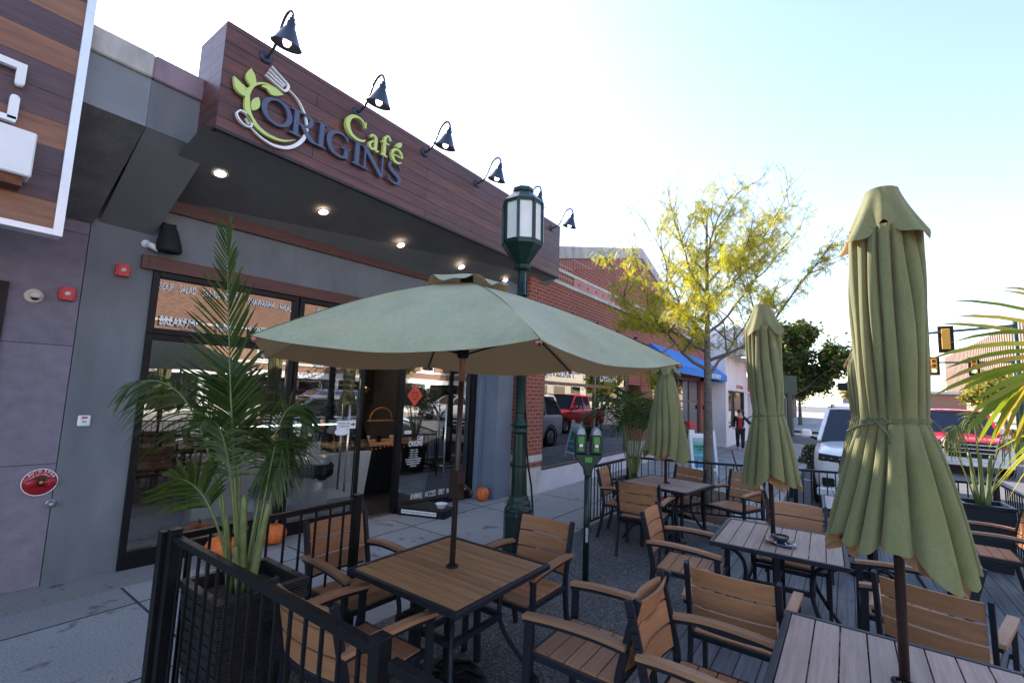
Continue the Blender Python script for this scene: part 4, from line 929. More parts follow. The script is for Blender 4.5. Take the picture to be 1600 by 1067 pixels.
def closed(label, loc, rz, seed, tied=True, cap=True, zt=2.88, zb=1.13, wmax=.165, wtie=.125, wbot=.32, ztie=1.80, nf=15):
    rng = random.Random(seed); t_ = thing('closed_parasol', label, 'parasol', loc, rz, 'closed sage green parasols')
    poleset(t_, zt-.02)
    ph = [rng.uniform(0, 6.28) for _ in range(8)]
    ztop = zt-.20
    am = [rng.uniform(.7, 1.3) for _ in range(nf+1)]
    def prof(z):
        if tied:
            if z >= ztie: 
                u = (z-ztie)/(ztop-ztie); return wtie+(wmax-wtie)*math.sin(min(1, u*1.25)*math.pi/2)**.8*(1 if u < .6 else 1-.35*((u-.6)/.4)**1.5)
            u = (ztie-z)/(ztie-zb); return wtie+(wbot-wtie)*u**.85
        u = (ztop-z)/(ztop-zb); return .07+(wbot-.07)*u**.8
    NU, NV = 330, 64
    def cf(u, v_):
        a = u*2*math.pi
        z = ztop-(ztop-zb)*v_
        # folds drift sideways with height
        w_ = a + .20*math.sin(a*2+ph[0]) + .12*math.sin(a*3+ph[1]) + .10*math.sin(v_*5+ph[2]+a) + .12*math.sin(v_*3.1+2*a+ph[3])
        s_ = (nf*w_/(2*math.pi)) ; fr = s_-math.floor(s_); amp = am[int(math.floor(s_)) % nf]
        x = abs(2*fr-1)                       # 0 at ridge middle, 1 in the crease
        fold = 1 - (x**4.2)*amp
        near = 1.0
        if tied: near = min(1, abs(z-ztie)/.16)*.72+.28
        depth = .35*near*(1 if v_ > .03 else .4)
        if not tied: depth = .26*(.3+.7*v_)
        r = prof(z)*(1-depth*(1-fold)) + .006*math.sin(a*5+v_*9+ph[4]) + .010*math.sin(a*2+ph[5])*v_
        r *= 1+.035*math.sin(3*a+ph[6]+v_*2)
        hem = v_**6*(.045*math.sin(a*2+ph[7])+.05*(1-fold)+.03*math.sin(a*5+ph[1]))
        return (r*math.cos(a), r*math.sin(a), z+hem-.03*v_**6)
    g = MB().grid(cf, NU, NV, closeu=True)
    # folded under layer, closer to the pole
    def inner(u, v_):
        a = u*2*math.pi; z = zb+.03+.38*(1-v_)-.0; r = (wbot*.74)*(.55+.45*v_)*(1-.22*abs(math.sin(a*5+ph[2]))); return (r*math.cos(a), r*math.sin(a), z-.06*v_+.05*math.sin(a*3+ph[3])*v_)
    g.grid(lambda u, v_: inner(1-u, v_), 160, 8, closeu=True)
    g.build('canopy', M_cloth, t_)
    if cap:
        def cp(u, v_):
            a = u*2*math.pi; r = .064+.092*v_**1.2; fl = math.sin(4*a+ph[0]+.8*math.sin(a+ph[1])); fl2 = math.sin(9*a+ph[2])
            r *= 1+.24*fl*v_**1.6+.06*fl2*v_; return (r*math.cos(a), r*math.sin(a), zt-.002-.235*v_-.045*v_**2*fl+.012*v_*fl2)
        g = MB().grid(cp, 160, 16, closeu=True); g.build('vent_cap', M_cloth, t_)
        g = MB(); g.lathe([(.001, zt+.004), (.058, zt+.002), (.062, zt-.004), (.055, zt-.016)], n=28); g.build('finial', M_blackm, t_)
    if tied:
        def tp(u, k):
            a = u*2*math.pi; p = Vector(cf(u, (ztop-ztie)/(ztop-zb))); r = math.hypot(p.x, p.y)+.006; return V(r*math.cos(a), r*math.sin(a), ztie+.012*math.sin(a+ph[0])+k)
        g = MB(); g.grid(lambda u, v_: tp(u, (v_-.5)*.018), 90, 1, closeu=True)
        a0 = R(152)-rz; c_ = V(math.cos(a0), math.sin(a0), 0)*(wtie+.012)+V(0, 0, ztie); tn = V(-math.sin(a0), math.cos(a0), 0)
        for s in (-1, 1): g.tube(catmull([c_, c_+tn*s*.022+V(0, 0, .018), c_+tn*s*.042+V(0, 0, .002), c_+tn*s*.02+V(0, 0, -.009), c_], 5), .0035, 6)
        g.tube([c_, c_+tn*.04+V(0, 0, -.05), c_+tn*.05+V(0, 0, -.11)], .006, 6); g.tube([c_, c_-tn*.06+V(0, 0, -.02), c_-tn*.12+V(0, 0, -.05)], .005, 6)
        g.build('tie_strap', plain('olive_strap', (.10, .11, .055), .8, 0, .2, 40), t_)
    return t_
closed('largest closed parasol, near the right edge, tied at the waist', (2.70, -.16, .012), 0, 5, zb=1.27, wmax=.142, wtie=.112, wbot=.255, nf=17)
lean(closed('middle closed parasol above the table with the bowl', (4.66, .53, .012), R(70), 11, zt=2.73, wbot=.245, zb=1.21, ztie=1.76, nf=12, wmax=.145), .03)
closed('untied closed parasol over the far table by the meter', (6.45, 2.03, .004), R(20), 21, tied=False, cap=True, zt=2.46, zb=1.12, wbot=.30, nf=11)
closed('closed parasol mostly hidden behind the largest one', (6.78, -.16, .012), R(140), 31, zt=2.6, wbot=.28, zb=1.12, ztie=1.72)

# ------------------------------------------------------------------ fences
def fence(label, A_, B_, h, posts=(0, 1), z0=.01, step=.105, caps=True):
    A_, B_ = V(A_[0], A_[1], z0), V(B_[0], B_[1], z0); L = (B_-A_).length; d = (B_-A_).normalized()
    t_ = thing('metal_fence', label, 'fence', tuple(A_), math.atan2(d.y, d.x), 'black metal patio fence sections')
    g = MB(); n = int(L/step)
    for i in range(1, n):
        x = L*i/n; g.box((x-.0062, -.0062, .09), (x+.0062, .0062, h-.035))
    g.build('bars', M_black, t_)
    g = MB(); g.box((.0, -.02, h-.035), (L, .02, h)); g.build('top_rail', M_black, t_, bevel=.003)
    g = MB(); g.box((.0, -.014, .075), (L, .014, .1)); g.build('bottom_rail', M_black, t_, bevel=.002)
    for p in posts:
        g = MB(); x = L*p; g.box((x-.027, -.027, 0), (x+.027, .027, h+.02)); g.box((x-.03, -.03, h+.02), (x+.03, .03, h+.028)); g.box((x-.06, -.05, 0), (x+.06, .05, .008)); g.build('post', M_black, t_, bevel=.002)
    return t_
fence('black fence section between the left planter and the sidewalk', (1.03, 3.02), (2.27, 3.05), 1.03, z0=.0)
fence('black fence section at the lower left running towards the viewer', (1.05, 2.95), (1.06, 1.25), 1.04)
fence('near fence section running out of the photo at the bottom', (1.06, 1.19), (1.06, -1.60), 1.02, posts=(1,))
fence('black fence section beside the parking meter', (6.15, 3.04), (7.43, 3.02), .86, posts=(0,), z0=.0)
fence('long far fence section in front of the tree and white car', (7.50, 2.98), (9.22, -1.62), .885, posts=(0, .5, 1))
fence('right fence section beside the right planter', (9.17, -1.68), (1.12, -1.66), .885, posts=(.33, .66, 1))

# ------------------------------------------------------------------ planters and palms
M_wick = None
t = NT('black_wicker'); v = coord(t); sp_ = t.n('SeparateXYZ'); t.l(v, sp_.inputs[0])
wn = t.n('TexWave', wave_type='BANDS', bands_direction='Z'); t.l(v, wn.inputs['Vector']); wn.inputs['Scale'].default_value = 24; wn.inputs['Distortion'].default_value = 5; wn.inputs['Detail'].default_value = 2; wn.inputs['Detail Scale'].default_value = .25
wv = wn.outputs[1]; t.l(ramp(t, wv, [(.25, (.004, .004, .005)), (.8, (.022, .022, .026))]), t.b.inputs['Base Color'])
t.b.inputs['Roughness'].default_value = .42; t.l(bump(t, wv, .8, .006), t.b.inputs['Normal']); M_wick = t.m
M_soil = plain('potting_soil', (.06, .04, .028), .95, 0, .4, 30, .8, 50, dist=.01)
def planter(label, loc, rz, w0=.19, w1=.235, h=.6):
    t_ = thing('planter', label, 'planter', loc, rz, 'tapered black wicker planters')
    def side(k, r0, r1, z0, z1): pass
    g = MB()
    n = 14
    for s in range(4):
        m_ = Matrix.Rotation(s*math.pi/2, 3, 'Z')
        for i in range(n):
            za, zb_ = h*i/n, h*(i+1)/n; ra = w0+(w1-w0)*i/n; rb = w0+(w1-w0)*(i+1)/n
            g.add([m_ @ V(x, y, z) for x, y, z in ((-ra, -ra, za), (ra, -ra, za), (rb+.004, -rb-.004, zb_), (-rb-.004, -rb-.004, zb_))], [(0, 1, 2, 3)])
    g.build('basket', M_wick, t_)
    g = MB()
    for s in range(4):
        m_ = Matrix.Rotation(s*math.pi/2, 3, 'Z'); g.add([m_ @ V(*q) for q in ((-w1-.012, -w1-.012, h-.03), (w1+.012, -w1-.012, h-.03), (w1+.012, -w1-.012, h+.004), (-w1-.012, -w1-.012, h+.004), (-w1+.03, -w1+.03, h+.004), (w1-.03, -w1+.03, h+.004), (w1-.03, -w1+.03, h-.08), (-w1+.03, -w1+.03, h-.08))], [(0, 1, 2, 3), (3, 2, 5, 4), (4, 5, 6, 7)])
    g.build('rim', M_wick, t_)
    g = MB().grid(lambda u, v_: ((u-.5)*2*(w1-.03), (v_-.5)*2*(w1-.03), h-.075+random.uniform(0, .012)), 12, 12); g.build('soil', M_soil, t_)
    return t_
planter('black wicker planter inside the corner of the front fence', (1.32, 2.70, .005), 0, .17, .225, .80)
planter('black wicker planter in the far corner beyond the parking meter', (7.05, 2.72, .005), 0, .17, .215, .62)
planter('black wicker planter at the right fence by the red truck', (8.10, -1.30, .013), R(4), .18, .225, .75)
planter('planter just outside the right edge of the photo', (2.06, -1.38, .013), 0, .18, .225, .75)
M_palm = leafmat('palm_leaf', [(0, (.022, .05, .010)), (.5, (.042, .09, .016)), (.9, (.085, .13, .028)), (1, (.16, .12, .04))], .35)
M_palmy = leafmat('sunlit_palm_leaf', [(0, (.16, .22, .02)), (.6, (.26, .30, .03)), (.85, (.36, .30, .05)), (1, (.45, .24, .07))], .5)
M_rach = plain('palm_stalk', (.11, .14, .045), .5, 0, .3, 12, .1)
def frond(t_, P0, P1, P2, L=.40, t0=.34, n=34, seed=0, mat=None, droop=.12, wdt=.014, ref=None, fan=(60, 26), rr=.008):
    rng = random.Random(seed); mat = mat or M_palm
    C_ = bez([P0, P1, P2], 24); g = MB(); g.tube(C_, [rr*(1-.75*i/24) for i in range(25)], 6, mi=1)
    def at_(t): 
        x = t*24; i = min(int(x), 23); return C_[i].lerp(C_[i+1], x-i), (C_[i+1]-C_[i]).normalized()
    for i in range(n):
        t = t0+(1-t0)*(i+.5)/n; p, tg = at_(t); rf = Vector(ref) if ref else Vector((0, 0, 1))
        if abs(tg.dot(rf)) > .96: rf = Vector((.6, -.8, 0))
        side = tg.cross(rf).normalized(); nrm = side.cross(tg)
        u = (t-t0)/(1-t0); ln = L*(.55+.5*math.sin(math.pi*min(1, u*1.15+.12)))*(1-.35*u**3)
        for s in (-1, 1):
            ph = R(fan[0]+(fan[1]-fan[0])*u+rng.uniform(-6, 6)); l = ln*rng.uniform(.85, 1.08)
            d = (tg*math.cos(ph)+side*s*math.sin(ph)+nrm*rng.uniform(.10, .32)).normalized()
            wv_ = d.cross(nrm*1.0+side*s*.5).normalized(); vs = []; m_ = 6; dr = droop*rng.uniform(.6, 1.6)
            for k in range(m_+1):
                q = k/m_; c = p+d*l*q+Vector((0, 0, -1))*dr*l*2*q*q; ww = wdt*(.35+1.5*q**.5*(1-q)**.7 if q < 1 else 0)*(1.0 if q < 1 else 0)
                vs += [c-wv_*ww/2, c+wv_*ww/2]
            g.add(vs, [(2*k, 2*k+1, 2*k+3, 2*k+2) for k in range(m_)], 0, True)
    g.build('frond', [mat, M_rach], t_, world=True)
def palm(name_label, loc, fronds, canes, mat=None, **kw):
    t_ = thing('palm', name_label, 'palm', loc, 0)
    for i, (a, b, r_) in enumerate(canes):
        g = MB(); g.tube(bez([a, Vector(a).lerp(Vector(b), .5)+V(.0, .0, .03), b], 8), [r_*(1.25-.5*k/8) for k in range(9)], 8); g.build('stem', M_rach, t_, world=True)
    for i, f_ in enumerate(fronds):
        k = dict(kw); k.update(f_[3] if len(f_) > 3 else {}); frond(t_, V(*f_[0]), V(*f_[1]), V(*f_[2]), seed=i+hash(name_label) % 1, mat=mat, **k)
    return t_
b = (1.30, 2.73, .86)
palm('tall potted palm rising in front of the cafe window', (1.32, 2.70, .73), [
    (b, (1.17, 2.78, 1.80), (1.09, 2.82, 2.72), dict(L=.34, n=46, t0=.34, ref=(-.8, -.6, 0), droop=.02, fan=(52, 20), wdt=.013)),
    ((1.26, 2.76, .85), (1.06, 2.85, 2.05), (.76, 2.93, 1.83), dict(L=.27, n=40, wdt=.011, droop=.40, ref=(-.5, -.5, .7))),
    ((1.33, 2.72, .85), (1.38, 2.66, 2.0), (1.52, 2.58, 1.68), dict(L=.27, droop=.4, ref=(-.5, -.6, .6))),
    ((1.35, 2.70, .84), (1.40, 2.63, 1.9), (1.40, 2.66, 1.30), dict(L=.27, droop=.3, ref=(-.7, -.6, .2))),
    ((1.25, 2.74, .84), (1.14, 2.80, 1.35), (.99, 2.86, 1.36), dict(L=.26, n=24, droop=.10, ref=(-.6, -.8, .2), t0=.45)),
    ((1.31, 2.76, .86), (1.30, 2.98, 2.0), (1.36, 3.20, 1.95), dict(L=.28)),
    ((1.28, 2.72, .86), (1.14, 2.66, 1.75), (.98, 2.56, 1.68), dict(L=.26, droop=.25)),
    ((1.29, 2.75, .86), (1.22, 2.79, 1.8), (1.17, 2.84, 1.86), dict(L=.32, n=30, ref=(-.7, -.7, .1), droop=.15, fan=(50, 20))),
    ((1.36, 2.70, .84), (1.46, 2.64, 1.8), (1.48, 2.62, 1.46), dict(L=.26, n=26, droop=.4)),
    ((1.24, 2.74, .84), (1.16, 2.84, 1.8), (1.04, 2.98, 1.75), dict(L=.28, n=28, droop=.3)),
], [((1.31, 2.72, .72), (1.29, 2.74, 1.25), .022), ((1.27, 2.75, .72), (1.22, 2.78, 1.15), .018), ((1.35, 2.70, .72), (1.39, 2.66, 1.2), .020), ((1.29, 2.70, .72), (1.24, 2.68, 1.0), .014), ((1.34, 2.75, .72), (1.40, 2.80, 1.1), .014)])
c = V(7.05, 2.72, .6); rg = random.Random(4); fr = []
for i in range(15):
    a = i*2.4; r_ = rg.uniform(.45, .85); h = rg.uniform(1.05, 1.45)
    fr.append(((c.x+.05*math.cos(a), c.y+.05*math.sin(a), .66), (c.x+r_*.42*math.cos(a), c.y+r_*.42*math.sin(a), .62+h*1.25), (c.x+r_*math.cos(a), c.y+r_*math.sin(a), .62+h*rg.uniform(.55, .95)), dict(L=.36, n=26, droop=rg.uniform(.1, .35), wdt=.018)))
palm('bushy potted palm in front of the jewellery shop window', (7.05, 2.72, .55), fr, [((7.05+.03*k, 2.72-.02*k, .54), (7.05+.1*k, 2.72-.05*k, 1.0), .02) for k in (-1, 0, 1)], wdt=.018)
c = V(8.10, -1.30, .73); rg = random.Random(9); fr = []
for i in range(8):
    a = i*2.4+.5; r_ = rg.uniform(.35, .75); h = rg.uniform(.85, 1.3)
    fr.append(((c.x+.06*math.cos(a), c.y+.06*math.sin(a), .75), (c.x+r_*.5*math.cos(a), c.y+r_*.5*math.sin(a), .75+h*1.2), (c.x+r_*math.cos(a), c.y+r_*math.sin(a), .75+h*rg.uniform(.6, 1)), dict(L=.22, n=12, t0=.6, droop=rg.uniform(.3, .7), wdt=.020, rr=.009)))
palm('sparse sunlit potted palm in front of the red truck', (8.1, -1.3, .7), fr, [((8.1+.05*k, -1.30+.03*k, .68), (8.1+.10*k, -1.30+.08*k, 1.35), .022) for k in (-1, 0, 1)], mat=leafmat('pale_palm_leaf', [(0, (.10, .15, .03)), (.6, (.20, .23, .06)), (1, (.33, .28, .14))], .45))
B_ = (2.05, -1.42, .85)
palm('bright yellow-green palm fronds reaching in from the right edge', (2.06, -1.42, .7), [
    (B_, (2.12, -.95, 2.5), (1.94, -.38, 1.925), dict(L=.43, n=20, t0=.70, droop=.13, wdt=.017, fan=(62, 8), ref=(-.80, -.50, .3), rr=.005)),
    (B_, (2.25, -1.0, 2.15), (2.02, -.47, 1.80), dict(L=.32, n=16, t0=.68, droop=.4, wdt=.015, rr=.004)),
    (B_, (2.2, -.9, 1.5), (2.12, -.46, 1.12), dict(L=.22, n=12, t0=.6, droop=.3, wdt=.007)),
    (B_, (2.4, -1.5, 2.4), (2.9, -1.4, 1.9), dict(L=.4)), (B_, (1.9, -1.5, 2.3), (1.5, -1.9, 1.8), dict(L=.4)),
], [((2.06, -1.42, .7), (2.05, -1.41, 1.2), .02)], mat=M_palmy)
# small ornamental grass pot near the white car
t_ = thing('grass_pot', 'black pot of thin ornamental grass before the white car', 'potted grass', (7.42, .12, .012))
g = MB(); g.lathe([(.001, 0), (.10, 0), (.14, .5), (.125, .5), (.12, .46), (.001, .46)], n=20); g.build('pot', M_wick, t_)
g = MB(); rg = random.Random(2)
for i in range(70):
    a = rg.uniform(0, 6.28); l = rg.uniform(.25, .5); sp2 = rg.uniform(.1, .6); vs = []
    for k in range(6):
        q = k/5; c = V(.06*math.cos(a)+sp2*l*q*q*math.cos(a), .06*math.sin(a)+sp2*l*q*q*math.sin(a), .46+l*q*(1-.35*q*sp2)); w_ = V(-math.sin(a), math.cos(a), 0)*.004*(1-q); vs += [c-w_, c+w_]
    g.add(vs, [(2*k, 2*k+1, 2*k+3, 2*k+2) for k in range(5)])
g.build('blades', M_palm, t_)

# ------------------------------------------------------------------ trees
def tree(label, loc, H, r0, first, spread, nleaf, lmat, seed, leaf=.05, comp=True, dens=1.0, lean=(0, 0), barkcol=None, levels=3, kids=9, top=.25, group=None, name='street_tree', flat=1):
    rng = random.Random(seed); t_ = thing(name, label, 'tree', loc, 0, group); g = MB(); ends = []
    trunk = catmull([(0, 0, 0), (.02+lean[0]*.3, lean[1]*.3, first*.5), (lean[0]*.6, lean[1]*.6, first), (lean[0], lean[1], H*.62), (lean[0]*1.2, lean[1]*1.2, H*(1-top*.3))], 5)
    nT = len(trunk); g.tube(trunk, [r0*(1.15-.0*i)*(1-.82*(i/(nT-1))**1.1) for i in range(nT)], 10)
    def grow(p, d, L, r, lv):
        P = [p]; dd = Vector(d); n = 6
        for k in range(n):
            dd = (dd + Vector((rng.gauss(0, .14), rng.gauss(0, .14), rng.gauss(.05, .08)))).normalized(); P.append(P[-1]+dd*L/n)
        g.tube(P, [max(.0025, r*(1-.75*k/n)) for k in range(n+1)], 6 if lv < 2 else 4, caps=False)
        if lv >= levels-1:
            ends.append(P); return
        ends.append(P[3:])
        for k in range(rng.randint(3, 5) if lv else 5):
            i = rng.randint(2, n); ax = Vector((rng.gauss(0, 1), rng.gauss(0, 1), rng.gauss(.1, .6))).normalized()
            nd = (dd*.75+ax*.75).normalized(); grow(P[i], nd, L*rng.uniform(.45, .68), r*.5, lv+1)
    for k in range(kids):
        z = first+(H*.80-first)*(k/(kids-1))**1.1; i = min(nT-1, int((z/(H*.93))*(nT-1))); p = trunk[i].copy(); p.z = min(z, trunk[-1].z)
        a = k*2.4+rng.uniform(-.3, .3); up_ = (.55*flat+.15)+.9*(k/kids)**1.5
        L = spread*(1-.45*(k/kids)**1.6)*rng.uniform(.85, 1.1)
        grow(p, Vector((math.cos(a), math.sin(a), up_)).normalized(), L, r0*.42*(1-.5*k/kids), 0)
    g.build('trunk', barkcol or M_bark, t_)
    L_ = MB(); tot = 0
    while tot < nleaf:
        P = rng.choice(ends); i = rng.randrange(len(P)-1) if len(P) > 1 else 0; b0 = P[i].lerp(P[min(i+1, len(P)-1)], rng.random())
        hz = b0.z/H
        if rng.random() > dens*(1.6-hz*1.5 if top else 1.25): tot += .2; continue
        if comp:
            b0 = b0+Vector((rng.gauss(0, .07), rng.gauss(0, .07), rng.gauss(-.03, .06)))
            d = Vector((rng.gauss(0, 1), rng.gauss(0, 1), rng.gauss(-.7, .5))).normalized(); s = d.cross(Vector((rng.gauss(0, 1), rng.gauss(0, 1), rng.gauss(0, 1)))).normalized(); l = rng.uniform(.7, 1.3)*leaf*4
            vs, fs = [], []
            for k in range(6):
                c0 = b0+d*l*(k/6)+Vector((0, 0, -.25*l*(k/6)**2)); lw = leaf*.30
                for sg in (-1, 1):
                    tip = c0+s*sg*leaf*(1-.08*k)+d*leaf*.25; n0 = len(vs); vs += [c0, c0.lerp(tip, .5)+d*lw, tip, c0.lerp(tip, .5)-d*lw]; fs.append((n0, n0+1, n0+2, n0+3))
            L_.add(vs, fs); tot += 1
        else:
            for _ in range(3):
                c0 = b0+Vector((rng.gauss(0, 1), rng.gauss(0, 1), rng.gauss(0, 1)))*leaf*1.6; a = Vector((rng.gauss(0, 1), rng.gauss(0, 1), rng.gauss(0, .7))).normalized()*leaf; b_ = a.cross(Vector((rng.gauss(0, 1), rng.gauss(0, 1), rng.gauss(0, 1)))).normalized()*leaf*.6
                L_.add([c0-a, c0+b_, c0+a, c0-b_], [(0, 1, 2, 3)])
            tot += 1
    L_.build('crown', lmat, t_)
    return t_
M_bark = plain('grey_brown_bark', (.115, .10, .085), .95, 0, .45, 14, .9, 25, stretch=(1, 1, 3), dist=.02)
M_hl = leafmat('yellow_green_leaflets', [(0, (.15, .22, .02)), (.4, (.30, .34, .03)), (.75, (.48, .43, .05)), (1, (.58, .38, .07))], .58)
M_gr = leafmat('dark_green_leaves', [(0, (.02, .05, .01)), (.5, (.045, .09, .016)), (.85, (.10, .13, .025)), (1, (.30, .15, .04))], .35)
M_yl = leafmat('autumn_yellow_leaves', [(0, (.09, .13, .02)), (.5, (.22, .21, .03)), (1, (.36, .26, .04))], .45)
tree('young honey-coloured street tree with wispy yellow-green leaves behind the far fence', (8.6, 1.98, .02), 5.6, .085, 2.25, 1.95, 12000, M_hl, 12, leaf=.029, dens=1.0, kids=14, levels=3, flat=.32)
tree('dense green street tree beyond the signpost, left of the white car', (30.5, 2.6, 0), 5.2, .13, 1.8, 2.3, 6500, M_gr, 5, leaf=.13, comp=False, top=0, kids=10, dens=2)
FT = [((46, -1.5, 0), 4.0, 'far yellowing tree just right of the small signal post'), ((55, -10.5, 0), 4.2, 'yellow tree under the far ribbed building'), ((50, -13.5, 0), 4.2, 'yellow tree behind the signal pole at the right edge'), ((70, -12.0, 0), 5.0, 'most distant yellow tree above the red truck'), ((62, -18.0, 0), 5.0, 'yellow tree at the far right under the ribbed building'), ((48, 3.4, 0), 4.4, 'far green tree past the dense one')]
ft0 = None
for i, (l, h, lb) in enumerate(FT):
    ft0 = tree(lb, l, h, .14, 1.8, h*.40, 2600, M_gr if i in (5,) else M_yl, 40+i, leaf=.17, comp=False, top=0, kids=9, dens=2, group='far street trees')
tree('yellow tree across the street', (16.5, -15.6, 0), 6.6, .14, 2.2, 2.3, 2600, M_yl, 71, leaf=.13, comp=False, top=0, dens=2, group='trees across the street')
tree('second tree across the street', (27, -15.8, 0), 7, .14, 2.2, 2.4, 2600, M_yl, 72, leaf=.13, comp=False, top=0, dens=2, group='trees across the street')
t_ = thing('shrub', 'low green shrub at the kerb behind the white car mirror', 'shrub', (17.8, .75, -.05)); g = MB(); rg = random.Random(6)
for i in range(1500):
    a = rg.uniform(0, 6.28); p = rg.uniform(0, 1)**.5; z = rg.uniform(.02, .62); r_ = .65*p*(1-z*.6)
    c0 = V(r_*math.cos(a), r_*math.sin(a), z); d = V(rg.gauss(0, 1), rg.gauss(0, 1), rg.gauss(0, 1)).normalized()*.05; e = d.cross(V(rg.gauss(0, 1), rg.gauss(0, 1), 1)).normalized()*.03; g.add([c0-d, c0+e, c0+d, c0-e], [(0, 1, 2, 3)])
g.build('foliage', M_gr, t_)

# ------------------------------------------------------------------ green lamp post
LP = thing('lamp_post', 'dark green street lamp post with white panelled octagonal lantern', 'lamp post', (4.77, 3.26, 0)); oc = math.pi/8
g = MB(); g.lathe([(.001, 0), (.215, 0), (.215, .06), (.19, .09), (.185, .42), (.17, .46)], n=8, sm=False, ph=oc); g.lathe([(.17, .455), (.175, .475), (.165, .50), (.14, .52), (.145, .545), (.135, .57), (.115, .60), (.12, .62), (.10, .645)], n=32); g.build('base', M_green, LP)
g = MB()
def flute(u, v_): a = u*2*math.pi; r = (.098-.022*v_)*(1-.09*abs(math.sin(a*6))**.6); return (r*math.cos(a), r*math.sin(a), .64+.74*v_)
g.grid(flute, 96, 6, closeu=True); g.build('fluted_shaft', M_green, LP)
g = MB(); g.lathe([(.078, 1.37), (.10, 1.385), (.105, 1.41), (.085, 1.425), (.082, 1.45), (.11, 1.47), (.112, 1.49), (.085, 1.505), (.075, 1.54), (.06, 1.56)], n=32); g.build('collar', M_green, LP)
g = MB(); g.lathe([(.062, 1.55), (.056, 3.10), (.061, 3.10), (.061, 3.12), (.054, 3.12), (.052, 3.47)], n=24); g.build('upper_shaft', M_green, LP)
g = MB(); g.lathe([(.052, 3.42), (.105, 3.43), (.115, 3.46), (.112, 3.485), (.085, 3.49), (.26, 3.735), (.262, 3.765), (.255, 3.765)], n=8, sm=False, ph=oc); g.build('lantern_bowl', M_green, LP)
g = MB(); ro, ri = .262, .245
for k in range(8):
    a = k*math.pi/4+oc; p = V(ro*.985*math.cos(a), ro*.985*math.sin(a), 3.76); q = p+V(0, 0, .535); g.bar(p, q, .034, .034, upv=(math.cos(a), math.sin(a), 0))
    a2 = a+math.pi/4; 
    for z in (3.775, 4.285): g.bar((ro*.975*math.cos(a), ro*.975*math.sin(a), z), (ro*.975*math.cos(a2), ro*.975*math.sin(a2), z), .02, .03)
g.build('lantern_frame', M_green, LP)
M_opal = plain('opal_panel', (.62, .60, .55), .35, 0, .05, 4, 0)
for k in range(8):
    a = k*math.pi/4+oc; a2 = a+math.pi/4; g = MB(); pts = [V(ri*math.cos(q), ri*math.sin(q), z) for q, z in ((a, 3.78), (a2, 3.78), (a2, 4.28), (a, 4.28))]; g.poly_prism(pts, -V(math.cos(a+oc), math.sin(a+oc), 0)*.006); g.build('lantern_panel', M_opal, LP)
g = MB(); g.lathe([(.255, 4.295), (.272, 4.295), (.272, 4.31), (.13, 4.45), (.13, 4.455), (.14, 4.455), (.14, 4.50), (.125, 4.51), (.001, 4.51)], n=8, sm=False, ph=oc); g.build('lantern_roof', M_green, LP)
g = MB(); g.tube([(.06, -.03, 3.3), (.062, -.03, 2.4), (.065, -.02, 1.8), (.02, -.085, 1.5), (.0, -.10, 1.25), (.03, -.11, 1.0), (.09, -.12, .75), (.16, -.10, .45), (.19, -.08, .18), (.19, -.07, .0)], .012, 8)
for z in (.98, 1.62, 2.2, 2.8): g.lathe([(.068 if z > 1.5 else .092, z), (.072 if z > 1.5 else .10, z+.005), (.068 if z > 1.5 else .092, z+.015)], n=20)
g.build('cable', M_blackm, LP)

lean(LP, .023)
# ------------------------------------------------------------------ double parking meter
PM = thing('parking_meter', 'dark green double-headed parking meter post on the dark paving', 'parking meter', (4.36, 2.16, .004)); rzm = R(-150)
PM.rotation_euler = (0, 0, R(215)); INV[PM.name] = (Matrix.Translation(PM.location) @ Matrix.Rotation(R(215), 4, 'Z')).inverted()
g = MB(); g.tube([(0, 0, 0), (0, 0, 1.13)], .031, 20); g.lathe([(.05, 0), (.05, .01), (.032, .015)], n=20); g.build('post', M_green, PM)
g = MB(); g.poly_prism([(-.045, -.045+.0, 1.06), (-.05, -.045, 1.16), (-.125, -.045, 1.25), (-.135, -.045, 1.30), (.135, -.045, 1.30), (.125, -.045, 1.25), (.05, -.045, 1.16), (.045, -.045, 1.06)][::1], (0, .09, 0)); g = g; YK = MB()
YK.poly_prism([(-.048, -.14, 1.25), (-.05, -.14, 1.28), (-.05, .14, 1.28), (-.048, .14, 1.25), (-.048, .045, 1.13), (-.048, .035, 1.06), (-.048, -.035, 1.06), (-.048, -.045, 1.13)], (.096, 0, 0)); YK.build('yoke', M_green, PM, bevel=.01)
M_lcd = plain('meter_label_green', (.05, .22, .04), .4, 0, .1, 40, 0); M_dome = plain('meter_dome_steel', (.22, .26, .33), .22, .7, .1, 20, 0)
for s in (-1, 1):
    h = MB(); y = s*.078; h.box((-.055, y-.062, 1.28), (.055, y+.062, 1.47)); ho = h.build('meter_head', M_green, PM, bevel=.012)
    g = MB(); g.box((.0555, y-.030, 1.385), (.058, y+.030, 1.455)); g.box((.0555, y-.024, 1.31), (.058, y+.024, 1.345)); g.build('meter_label', M_lcd, ho)
    g = MB(); g.box((.0585, y-.018, 1.35), (.061, y+.018, 1.38)); g.build('coin_plate', M_steel, ho)
    g = MB(); P = [(-.045, y+.05*math.cos(a), 1.465+.085*math.sin(a)) for a in [i*math.pi/14 for i in range(15)]]; g.poly_prism(P, (.085, 0, 0)); g.build('meter_dome', plain('blue_grey_dome', (.10, .17, .22), .3, .2), ho, bevel=.006)
    g = MB(); P = [(.0405, y+.034*math.cos(a), 1.472+.062*math.sin(a)) for a in [i*math.pi/14 for i in range(15)]]; g.poly_prism(P, (.006, 0, 0)); g.build('meter_window', M_dome, ho)
g = MB(); g.box((.0485, -.035, 1.20), (.052, .035, 1.25)); g.build('meter_label', M_lcd, PM)
g = MB(); g.box((.029, -.012, .42), (.0325, .014, .56)); g.build('sticker', plain('torn_sticker', (.45, .45, .45), .7, 0, .6, 60), PM)

